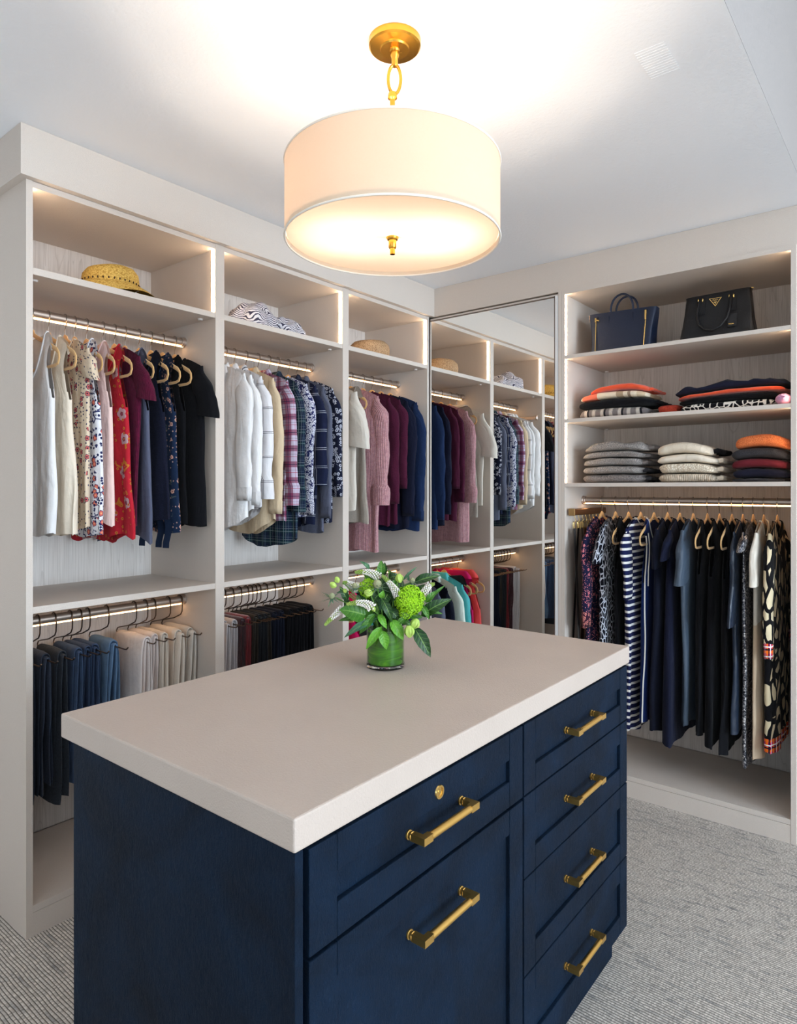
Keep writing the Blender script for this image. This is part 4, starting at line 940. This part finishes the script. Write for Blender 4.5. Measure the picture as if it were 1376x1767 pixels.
R_ = bag_body(.146, .164, .062, .034, .205, .02, seed=2, rise=-.03); q = MB(); q.grid(R_, closed_u=True); q.cap(R_[0]); q.build('body', NLE, t)
q = MB(); q.grid([[(x * .96, y * .80, z - .0) for x, y, z in R_[-1]], [(x * .9, y * .75, z - .03) for x, y, z in R_[-1]]], closed_u=True); q.cap([(x * .9, y * .75, z - .03) for x, y, z in R_[-1]]); q.build('lining', SEAM, t)
q = MB(); q.tube([Vector(r[24]) + Vector((-.002, -.012, 0)) for r in R_[1:]], .004, 6); q.tube([Vector(r[24]) + Vector((-.002, -.0, 0)) for r in R_[1:]], .005, 6); q.build('tan_edge', TANL, t)
for x in (-.118, .116):
    fy = lambda z: -(.062 - .028 * z / .205) - .002
    q = MB(); q.tube([(x * (1 + .05 * k / 8), fy(.2 * k / 8) - .001, .008 + .178 * k / 8) for k in range(9)], .0022, 6); zz = q.build('zip', GOLD, t)
    q = MB(); q.box(x * 1.04 - .004, x * 1.04 + .004, fy(.17) - .007, fy(.17) - .001, .165, .185)
    if x > 0: q.box(x * 1.04 - .0035, x * 1.04 + .0035, fy(.15) - .007, fy(.15) - .004, .14, .168)
    else: q.tube([(x * 1.04, fy(.17) - .006, .176), (x * 1.04 + .020, fy(.17) - .010, .168)], .0032, 6)
    q.build('zip_pull', GOLD, zz, smooth=False)
    q = MB(); q.box(x * 1.02 - .010, x * 1.02 + .010, fy(.19) + .0005, fy(.19) + .003, .02, .19); q.build('zip_seam', SEAM, t, smooth=False)
for yy, sx in ((-.028, 0), (.026, .006)):
    pts = [(sx + .055 * cos(a), yy, .200 + .085 * max(0, sin(a)) ** .8) for a in [pi * k / 20 for k in range(21)]]
    q = MB(); q.tube([(pts[0][0] + .003, yy - .008, .155)] + pts + [(pts[-1][0] - .003, yy - .008, .155)], .0052, 8); q.build('handle', NLE, t)
for x in (-.058, .058):
    q = MB(); q.box(x - .0008, x + .0008, -.0415, -.0365, .148, .185); q.build('stitching', SEAM, t, smooth=False)
t = empty('handbag', (-.745, 3.235, 2.0815), radians(3), 'black structured handbag with triangular metal plate and drooping handle', 'handbag')
R_ = bag_body(.160, .132, .072, .030, .215, .016, seed=5, wav=.008, rise=.03); q = MB(); q.grid(R_, closed_u=True); q.cap(R_[0]); q.cap(R_[-1], True); q.build('body', BLE, t)
q = MB(); q.tube([Vector(p) for p in R_[-1]], .0028, 6, closed=True); q.build('top_edge', BLE, t)
F = lambda x, z: -(.072 - .042 * z / .215) - .0035
TZ = lambda z: z
def tube_part(name, pts, r, m, par, n=8, **k): q = MB(); q.tube(pts, r, n, **k); return q.build(name, m, par)
hp = [(-.075, F(0, .19) - .004, .188), (-.075, -.050, .165), (-.078, -.066, .12), (-.068, -.079, .075), (-.040, -.088, .048), (-.008, -.091, .040), (.022, -.088, .055), (.046, -.078, .09), (.056, -.064, .135), (.056, -.050, .175), (.054, F(0, .2) - .004, .195)]
tube_part('handle', hp, [.005, .0065, .0062, .0062, .0062, .0062, .0062, .0062, .0062, .0065, .005], BLE, t, 10)
tube_part('handle', [(-.07, .034, .19), (-.07, .055, .16), (-.06, .075, .11), (0, .082, .07), (.05, .075, .11), (.056, .055, .16), (.056, .036, .19)], .006, BLE, t, 10)
for x in (-.068, .058):
    q = MB()
    for k in range(7):
        pass
    q.grid([[(x - .004, F(0, z) - .001, z), (x + .020, F(0, z) - .001, z), (x + .020, F(0, z) - .0035, z), (x - .004, F(0, z) - .0035, z)] for z in (.125, .145, .165, .190)], closed_u=True)
    tb = q.build('handle_tab', BLE, t, smooth=False)
    for dx in (-.008, .010): tube_part('ring', [(x + dx, F(0, .19) - .004 + .004 * cos(a), .190 + .008 * sin(a)) for a in [2 * pi * k / 12 for k in range(12)]], .002, GOLD, tb, 6, closed=True)
# triangular plate with rim, crest and lettering
def tri(z_top, hw, hh, y0, y1, cx=-.006):
    q = MB(); a = [(cx - hw, y1, z_top), (cx + hw, y1, z_top), (cx, y1, z_top - hh)]; b = [(x, y0, z_) for x, _, z_ in a]
    q.add(a + b, [(0, 2, 1), (3, 4, 5), (0, 1, 4, 3), (1, 2, 5, 4), (2, 0, 3, 5)]); return q
yy = F(0, .18) - .001
rim = tri(.192, .0260, .0370, yy + .001, yy - .0024).build('triangle_plate', GOLD, t, smooth=False)
tri(.1905, .0225, .0320, yy - .0022, yy - .0030).build('enamel_field', BLE, rim, smooth=False)
def lettering(txt, size, loc, m, par, ext=.0003):
    cu = bpy.data.curves.new('lettering', 'FONT'); cu.body = txt; cu.size = size; cu.align_x = 'CENTER'; cu.extrude = ext
    o0 = bpy.data.objects.new('tmp', cu); COL.objects.link(o0); dg = bpy.context.evaluated_depsgraph_get(); me = bpy.data.meshes.new_from_object(o0.evaluated_get(dg)); bpy.data.objects.remove(o0)
    ob_ = bpy.data.objects.new('lettering', me); me.materials.clear(); me.materials.append(m); COL.objects.link(ob_); ob_.parent = par; ob_.location = loc; ob_.rotation_euler = (pi / 2, 0, 0); return ob_
lettering('PRADA', .0072, (-.006, yy - .0034, .1815), GOLD, rim)
lettering('MILANO', .0032, (-.006, yy - .0034, .1775), GOLD, rim)
q = MB()
for dx, dz, rx, rz in ((0, .172, .0035, .0028), (-.005, .1735, .0022, .0016), (.005, .1735, .0022, .0016), (0, .1665, .0018, .0022)): q.ell((-.006 + dx, yy - .0034, dz), (rx, .0006, rz), 10, 6)
q.build('crest', GOLD, rim, kind='stuff')
q = MB(); q.box(.052 - .006, .090 - .006, -.070, -.066, .050, .108); lg = q.build('luggage_tag', BLE, t, smooth=False, bevel=.002)
lettering('PRADA', .0065, (.062, -.0704, .060), GOLD, lg)
q = MB(); q.box(.100, .140, -.006, .006, .221, .2255); q.box(.100, .108, -.005, .005, .216, .224); q.build('zip_tab', GOLD, t, smooth=False)

# ---------------------------------------------------------------- hats above the left bays
def straw(name, c, c2, sc):
    n = NT(name, .75, spec=.2); v = n.vor(n.scale(n.OB(), (1, 1, 1.6)), sc); n.col(n.mix(n.step(v.outputs[0], .2, .8), lin(c), lin(c2))); n.bump(v.outputs[0], .7, .004); return n.m
YST = straw('yellow_straw', (226, 190, 104), (176, 134, 58), 150); TST = straw('tan_woven_straw', (206, 170, 130), (150, 116, 84), 170)
t = empty('sun_hat', (-2.372, 1.255, 2.1275), 0, 'yellow straw sun hat with drooping brim on the left bay', 'hat')
q = MB(); rows = []
for r, h in ((.098, .040), (.100, .055), (.096, .085), (.082, .104), (.058, .114), (.03, .118), (.004, .119)): rows.append([(r * cos(a) * 1.02, r * sin(a), h + .006 * sin(a)) for a in [2 * pi * i / 40 for i in range(40)]])
q.grid(rows, closed_u=True); q.build('crown', YST, t)
q = MB(); rows = []
for k in range(9):
    u = k / 8; rows.append([((.098 + (.045) * u) * cos(a), (.098 + (.047 + .035 * max(0, sin(a))) * u) * sin(a), .042 + .008 * u * sin(3 * a) - .036 * u ** 1.4 + .002) for a in [2 * pi * i / 64 for i in range(64)]])
q.grid(rows, closed_u=True); q.build('brim', YST, t)
q = MB()
for i in range(34): a = 2 * pi * i / 34; q.ell((.1025 * cos(a), .1005 * sin(a), .050), (.0028, .0028, .0045), 6, 4)
q.build('openwork_band', flat('dark_gap', (66, 44, 24), .9), t, kind='stuff')
t = empty('cloth_hat', (-2.372, 1.96, 2.1275), 0, 'crumpled grey and white striped cloth hat on the middle bay', 'hat')
SH = stripes('fine_grey_stripe', (222, 218, 222), (62, 58, 78), .0095, .0, .42)
def lump(c, r, sd, fold_=.16):
    rows = []; uv = []
    for j in range(20):
        ph = pi / 2 * (1 - j / 19) if j else pi / 2; row = []; uu = []
        for i in range(60):
            a = 2 * pi * i / 60; p = Vector((cos(a) * sin(ph), sin(a) * sin(ph), cos(ph)))
            k = 1 + fold_ * noise.noise(p * 2.3 + Vector((sd, 0, 0))) + fold_ * .5 * sin(6 * a + sd + 3 * ph) * sin(ph) * .5
            row.append((c[0] + r[0] * p.x * k, c[1] + r[1] * p.y * k, max(.0, c[2] + r[2] * p.z * k))); uu.append((a * .11 + .02 * sin(ph * 5 + sd), ph * .11 + .025 * noise.noise(p * 3)))
        rows.append(row); uv.append(uu)
    q = MB(); q.grid(rows, closed_u=True, uv=uv); return q
lump((0, -.045, 0), (.115, .125, .128), 1.).build('crown', SH, t, fix=False)
lump((.02, .115, 0), (.10, .10, .078), 5., .3).build('brim', SH, t, fix=False)
t = empty('woven_hat', (-2.385, 2.725, 2.1275), 0, 'small tan woven straw cloche hat on the corner bay', 'hat')
q = MB(); rows = []
for r, h in ((.098, .001), (.108, .018), (.111, .045), (.106, .072), (.086, .092), (.05, .101), (.005, .103)): rows.append([(r * cos(a), r * sin(a), h * (1 + .03 * sin(a))) for a in [2 * pi * i / 40 for i in range(40)]])
q.grid(rows, closed_u=True); q.build('crown', TST, t)
q = MB(); q.lathe([(.098, .001), (.113, .001), (.114, .006), (.108, .009)], (0, 0, 0), 40); q.build('rolled_edge', TST, t)

# ---------------------------------------------------------------- vase and flowers on the island
VX, VY, VZ = -1.147, 1.376, .944
t = empty('glass_vase', (VX, VY, VZ), 0, 'clear glass cylinder vase lined with green leaves on the island', 'vase')
q = MB(); q.lathe([(.0512, .0105), (.0512, .118), (.0506, .1185), (.0498, .118), (.0498, .0105)], (0, 0, 0), 48); q.build('glass', GLASS, t)
CG = NT('thick_glass', .02, spec=.5); CG.col((.97, 1, .98, 1)); CG.b.inputs['Transmission Weight'].default_value = 1; CG.b.inputs['IOR'].default_value = 1.45
q = MB(); q.lathe([(0, .0003), (.048, .0003), (.0508, .002), (.0514, .005), (.0514, .0105), (0, .0105)], (0, 0, 0), 48); q.build('glass_base', CG.m, t)
def leafmat(name, c, c2, rough=.42):
    n = NT(name, rough, spec=.4); x, y, z = n.sep(n.UV())[:3]; f = n.noise(n.UV(), 6, 3)
    vein = n.M('ABSOLUTE', n.M('SUBTRACT', n.M('FRACT', n.M('MULTIPLY_ADD', n.M('ABSOLUTE', x), -2.2, n.M('MULTIPLY', y, 7.))), .5))
    mid = n.M('LESS_THAN', n.M('ABSOLUTE', x), .035)
    cc = n.mix(n.step(f, .3, .7), lin(c), lin(c2)); cc = n.mix(n.M('MULTIPLY', n.step(vein, .08, .0), .35), cc, lin((130, 170, 90))); cc = n.mix(n.M('MULTIPLY', mid, .5), cc, lin((140, 178, 90)))
    n.col(cc); n.bump(vein, .3, .002)
    n.b.inputs['Subsurface Weight'].default_value = 0
    return n.m
LFD = leafmat('dark_green_leaf', (34, 74, 30), (20, 52, 22)); LFM = leafmat('mid_green_leaf', (70, 122, 34), (46, 98, 28)); LFB = leafmat('bright_green_leaf', (104, 168, 40), (76, 140, 34)); LFG = leafmat('grey_green_leaf', (76, 120, 92), (54, 100, 66))
n = NT('wet_leaf_lining', .25, spec=.5); wv = n.noise(n.scale(n.OB(), (6, 6, 30)), 1.5, 3, .6, 1.5); n.col(n.ramp(wv, [(.3, lin((26, 70, 8))), (.5, lin((62, 118, 14))), (.7, lin((104, 156, 30)))])); LIN_ = n.m
q = MB(); q.lathe([(0, .012), (.047, .012), (.0486, .016), (.0486, .104), (.044, .104), (.044, .06), (0, .06)], (0, 0, 0), 48); lin_ = q.build('leaf_lining', LIN_, t)
Rv = Vector((.7805, .6252, 0)); Tv = Vector((.6252, -.7805, 0))
def Q(X, Y, d=0.): return Rv * ((X - 668) / 3390) + Tv * d + Vector((0, 0, (1111 - Y) / 3390 - .0))
B = empty('flower_bouquet', (VX, VY, VZ), 0, 'loose green and white bouquet with hydrangea, veronica spikes and leaves', 'flowers')
def leaf(a, b, w, m, bend=.012, tilt=0., par=None, name='leaf', face=None):
    a, b = Vector(a), Vector(b); d = (b - a); L = d.length; d.normalize()
    nrm = (face or Tv + Vector((0, 0, .5)) + Rv * tilt); nrm = (nrm - d * nrm.dot(d)).normalized(); sd = d.cross(nrm)
    rows = []; uv = []; K = 9
    for k in range(K + 1):
        u = k / K; wd = w / 2 * (sin(pi * min(1, u ** .8)) ** .8 if 0 < k < K else .02) * (1 - .15 * u)
        c = a + d * L * u + nrm * (bend * sin(pi * u) - bend * .6 * u)
        ser = 1 + .05 * (k % 2)
        rows.append([c + sd * wd * s_ * ser + nrm * (wd * .35 * abs(s_) ** 1.3) for s_ in (-1, -.55, 0, .55, 1)]); uv.append([(s_ * .5, u) for s_ in (-1, -.55, 0, .55, 1)])
    q = MB(); q.grid(rows, uv=uv); o_ = q.build(name, m, par or B, fix=False); return o_
LV = [((500, 615, .050), (272, 545, .070), 190, LFM, .01), ((600, 640, .045), (300, 795, .060), 75, LFG, .02), ((640, 712, .050), (497, 905, .062), 80, LFB, .01), ((640, 745, .052), (682, 908, .060), 92, LFB, .006), ((722, 650, .052), (832, 822, .062), 105, LFB, .010),
      ((610, 600, .055), (684, 716, .070), 66, LFB, .01), ((925, 715, .055), (1070, 962, .075), 125, LFD, .01), ((990, 630, .03), (1255, 462, .05), 120, LFD, .016), ((1000, 640, .01), (1225, 520, .02), 100, LFD, .01), ((930, 350, -.01), (1165, 275, .0), 92, LFD, .012),
      ((632, 265, .02), (630, 135, .02), 80, LFM, .006), ((655, 280, .0), (662, 160, .0), 60, LFD, .006), ((522, 218, .01), (443, 140, .02), 40, LFG, .012), ((640, 455, .060), (735, 660, .070), 78, LFD, .02), ((330, 485, .04), (268, 358, .05), 70, LFD, .008),
      ((430, 655, .03), (250, 662, .04), 52, LFM, .01), ((560, 640, .055), (440, 765, .065), 70, LFM, .01), ((1030, 505, .04), (1135, 395, .04), 62, LFM, .01), ((635, 455, .06), (655, 385, .065), 60, LFB, .004), ((945, 560, .06), (850, 520, .07), 60, LFM, .006),
      ((860, 640, .05), (760, 690, .06), 60, LFM, .01), ((990, 520, .05), (1060, 640, .06), 55, LFM, .01), ((340, 420, .02), (230, 420, .03), 40, LFG, .006), ((820, 330, .0), (960, 195, .0), 26, LFG, .006), ((880, 330, .0), (870, 250, .0), 22, LFG, .006), ((1080, 470, .03), (1200, 350, .04), 34, LFM, .01),
      ((700, 300, .02), (800, 270, .03), 90, LFD, .01), ((580, 600, .05), (480, 700, .06), 60, LFM, .01), ((1040, 600, .03), (1180, 600, .04), 40, LFM, .01)]
LV += [((560, 560, .03), (400, 640, .05), 130, LFM, .01), ((700, 560, .04), (790, 650, .05), 90, LFD, .01), ((620, 430, .03), (560, 490, .05), 90, LFD, .01), ((760, 640, .03), (900, 705, .04), 90, LFM, .01), ((430, 520, .02), (310, 640, .03), 130, LFD, .01), ((700, 420, .03), (640, 530, .05), 100, LFD, .01),
       ((560, 330, .0), (480, 265, .02), 90, LFM, .01), ((960, 440, .0), (1015, 355, .02), 80, LFD, .01), ((360, 600, .02), (300, 470, .02), 90, LFD, .01), ((520, 500, .02), (440, 420, .03), 100, LFD, .01), ((760, 380, .0), (700, 230, .0), 90, LFM, .01), ((800, 620, .02), (1000, 640, .03), 90, LFM, .01)]
for a, b, w, m, bd in LV: leaf(Q(*a), Q(*b), w / 3390, m, bd)
rr_ = random.Random(4)
for i in range(95):
    a = rr_.uniform(0, 2 * pi); r = rr_.uniform(.15, .95); X = 668 + 330 * r * cos(a); Y = 520 - 260 * r * sin(a) * (1 if sin(a) > 0 else .6); dd = rr_.uniform(-.10, .035)
    b = Vector(Q(X, Y, dd)); c0 = Vector(Q(668 + (X - 668) * .35, 660, dd * .4)); a_ = b + (c0 - b).normalized() * rr_.uniform(.05, .085)
    leaf(a_, b, rr_.uniform(.022, .042), rr_.choice([LFD, LFD, LFM, LFG]), .01, rr_.uniform(-.6, .6), face=Vector((rr_.uniform(-1, 1), rr_.uniform(-1, 1), rr_.uniform(.2, 1))) + Tv)
STEM = flat('green_stem', (96, 140, 60), .5)
def stem(a, b, r=.0016): 
    a, b = Vector(a), Vector(b); h2 = Vector((b.x, b.y, 0)); h2 = h2 * min(1, .030 / max(h2.length, .001)); m_ = h2 * 1.15 + Vector((0, 0, .128)); e_ = h2 * .8 + Vector((0, 0, .095))
    if a.z > .14: tube_part('stem', [a, (a + m_) / 2 + Vector((0, 0, .004)), m_, e_], r, STEM, B, 6)
SPW = NT('veronica_floret', .7); SPW.col(SPW.mix(SPW.step(SPW.noise(SPW.OB(), 150, 1), .4, .6), lin((250, 246, 240)), lin((232, 222, 210)))); SPW = SPW.m; SPG = flat('green_floret_bud', (150, 176, 84), .6)
def spike(p0, p1, p2, r0, cnt=70):
    p0, p1, p2 = map(Vector, (p0, p1, p2)); pt = lambda u: p0 * (1 - u) ** 2 + p1 * 2 * u * (1 - u) + p2 * u * u
    rn = random.Random(cnt + int(p0.x * 1e4));
    q = MB(); g = MB()
    for k in range(cnt):
        u = k / cnt; a = k * 2.4; d = (pt(min(1, u + .05)) - pt(max(0, u - .05))).normalized(); s1 = d.orthogonal().normalized(); s2 = d.cross(s1)
        r = r0 * (1 - .75 * u) ; c_ = pt(u) + (s1 * cos(a) + s2 * sin(a)) * r; z_ = .0030 * (1 - .45 * u)
        (q if u < .72 else g).ell(c_, (z_, z_, z_), 5, 3)
    o_ = q.build('flower_spike', SPW, B, fix=False); g.tube([pt(k / 8) for k in range(9)], r0 * .25, 5); g.build('green_tip', SPG, o_, fix=False)
spike(Q(555, 530, .075), Q(490, 455, .085), Q(335, 492, .09), .0115, 120); spike(Q(290, 555, .05), Q(240, 580, .06), Q(138, 688, .07), .0105, 100); spike(Q(785, 440, .05), Q(740, 350, .05), Q(640, 262, .04), .0115, 130)
spike(Q(425, 395, .03), Q(350, 335, .03), Q(285, 330, .03), .012, 90); spike(Q(610, 285, .02), Q(520, 215, .03), Q(395, 242, .03), .0115, 120); spike(Q(1015, 430, .03), Q(1050, 350, .03), Q(1112, 342, .03), .010, 80)
HYD = NT('lime_hydrangea', .6); HYD.col(HYD.mix(HYD.noise(HYD.OB(), 60, 2), lin((128, 190, 20)), lin((178, 222, 44)))); HYD = HYD.m
def hydrangea(c, R, cnt):
    q = MB(); rn = random.Random(cnt); c = Vector(c)
    for k in range(cnt):
        zf = 1 - 2 * (k + .5) / cnt; a = k * 2.39996; d = Vector((sqrt(1 - zf * zf) * cos(a), sqrt(1 - zf * zf) * sin(a), zf)); p = c + d * R * (rn.uniform(.84, 1.02) + .10 * noise.noise(d * 2.6 + Vector((cnt, 0, 0))))
        s1 = d.orthogonal().normalized(); s2 = d.cross(s1); ra = rn.uniform(0, 6)
        for j in range(4):
            b = ra + j * pi / 2; e = s1 * cos(b) + s2 * sin(b); f_ = s1 * cos(b + pi / 2) + s2 * sin(b + pi / 2); l = R * .19 * rn.uniform(.8, 1.15)
            q.add([p, p + e * l * .7 + f_ * l * .42 + d * .0022, p + e * l * 1.15 - d * .0012, p + e * l * .7 - f_ * l * .42 + d * .0022], [(0, 1, 2, 3)])
    h = q.build('hydrangea_head', HYD, B, fix=False, smooth=False); g = MB(); g.ell(c, (R * .74,) * 3, 14, 10); g.build('flower_core', LFM, h); return h
hydrangea(Q(888, 480, .045), 128 / 3390, 240); hydrangea(Q(512, 385, .03), 82 / 3390, 110); hydrangea(Q(850, 590, .05), 60 / 3390, 60); hydrangea(Q(530, 320, -.02), 60 / 3390, 50)
BUDM = NT('pale_green_hellebore', .5); BUDM.col(BUDM.mix(BUDM.noise(BUDM.OB(), 90, 1), lin((196, 216, 118)), lin((164, 200, 84)))); BUDM = BUDM.m
def bud(c, r, tilt=0.):
    c = Vector(c); M3 = Matrix.Rotation(tilt, 3, Tv); q = MB(); K = 6
    for k in range(5):
        a = k * 2 * pi / 5 + r * 900; e = M3 @ Vector((cos(a), sin(a), 0)); up = M3 @ Vector((0, 0, 1)); sd = e.cross(up); rows = []
        for j in range(K + 1):
            u = j / K; w = r * .78 * sin(pi * (.08 + .86 * u)) ** .8; o2 = r * (.12 + .62 * sin(pi * min(1, u * .8 + .08)))
            rows.append([c + up * (r * (1.9 * u - .9)) + e * (o2 - abs(s_) ** 2 * r * .28) + sd * w * s_ for s_ in (-1, -.5, 0, .5, 1)])
        q.grid(rows)
    return q.build('flower_bud', BUDM, B, fix=False)
for X, Y, d, r, tl in ((243, 298, .05, 30, .4), (210, 340, .055, 34, 1.0), (525, 402, .07, 40, 1.3), (795, 285, .05, 42, .2), (312, 395, .05, 22, .5), (880, 740, .075, 55, .1), (930, 675, .07, 50, -.5), (570, 545, .07, 24, .3), (590, 235, .02, 26, .0)):
    bud(Q(X, Y, d), r / 3390, tl); stem(Q(X + (668 - X) * .12, Y + 25, d - .004), Q(668 + (X - 668) * .25, 700, .03))
THM = flat('thistle_head', (158, 160, 122), .9); THL = flat('thistle_bract', (92, 122, 96), .7)
def thistle(c, r, n_=14, L=.022):
    c = Vector(c); q = MB(); q.ell(c, (r, r, r * 1.15), 12, 8); rn = random.Random(int(r * 1e6))
    for k in range(90):
        zf = 1 - 2 * (k + .5) / 90; a = k * 2.4; d = Vector((sqrt(1 - zf * zf) * cos(a), sqrt(1 - zf * zf) * sin(a), zf)); q.ell(c + d * r, (.0011,) * 3, 4, 3)
    h = q.build('thistle_head', THM, B, fix=False); g = MB()
    for k in range(n_):
        a = 2 * pi * k / n_; e = (Rv * cos(a) + Tv * sin(a) * .8 + Vector((0, 0, rn.uniform(-.5, .35)))).normalized(); s1 = e.cross(Vector((0, 0, 1))).normalized()
        b0 = c + Vector((0, 0, -r * .7)) + e * r * .5; ll = L * rn.uniform(.8, 1.3)
        g.add([b0 - s1 * .003, b0 + s1 * .003, b0 + e * ll * .6 + s1 * .0016, b0 + e * ll, b0 + e * ll * .6 - s1 * .0016], [(0, 1, 2, 3, 4)])
    g.build('spiky_bract', THL, h, fix=False, kind='stuff')
thistle(Q(600, 330, .06), 36 / 3390, 20, .032); thistle(Q(195, 440, .05), 25 / 3390, 18, .030); thistle(Q(912, 318, .02), 24 / 3390, 16, .032); thistle(Q(400, 345, .06), 24 / 3390, 18, .032)
for X, Y, d in ((555, 530, .07), (290, 555, .05), (785, 440, .05), (888, 600, .04), (1015, 430, .03), (600, 370, .05), (425, 395, .03), (230, 455, .05), (912, 350, .02), (1000, 630, .03)): stem(Q(X, Y, d), Q(668 + (X - 668) * .22, 790, d * .3), .0018)
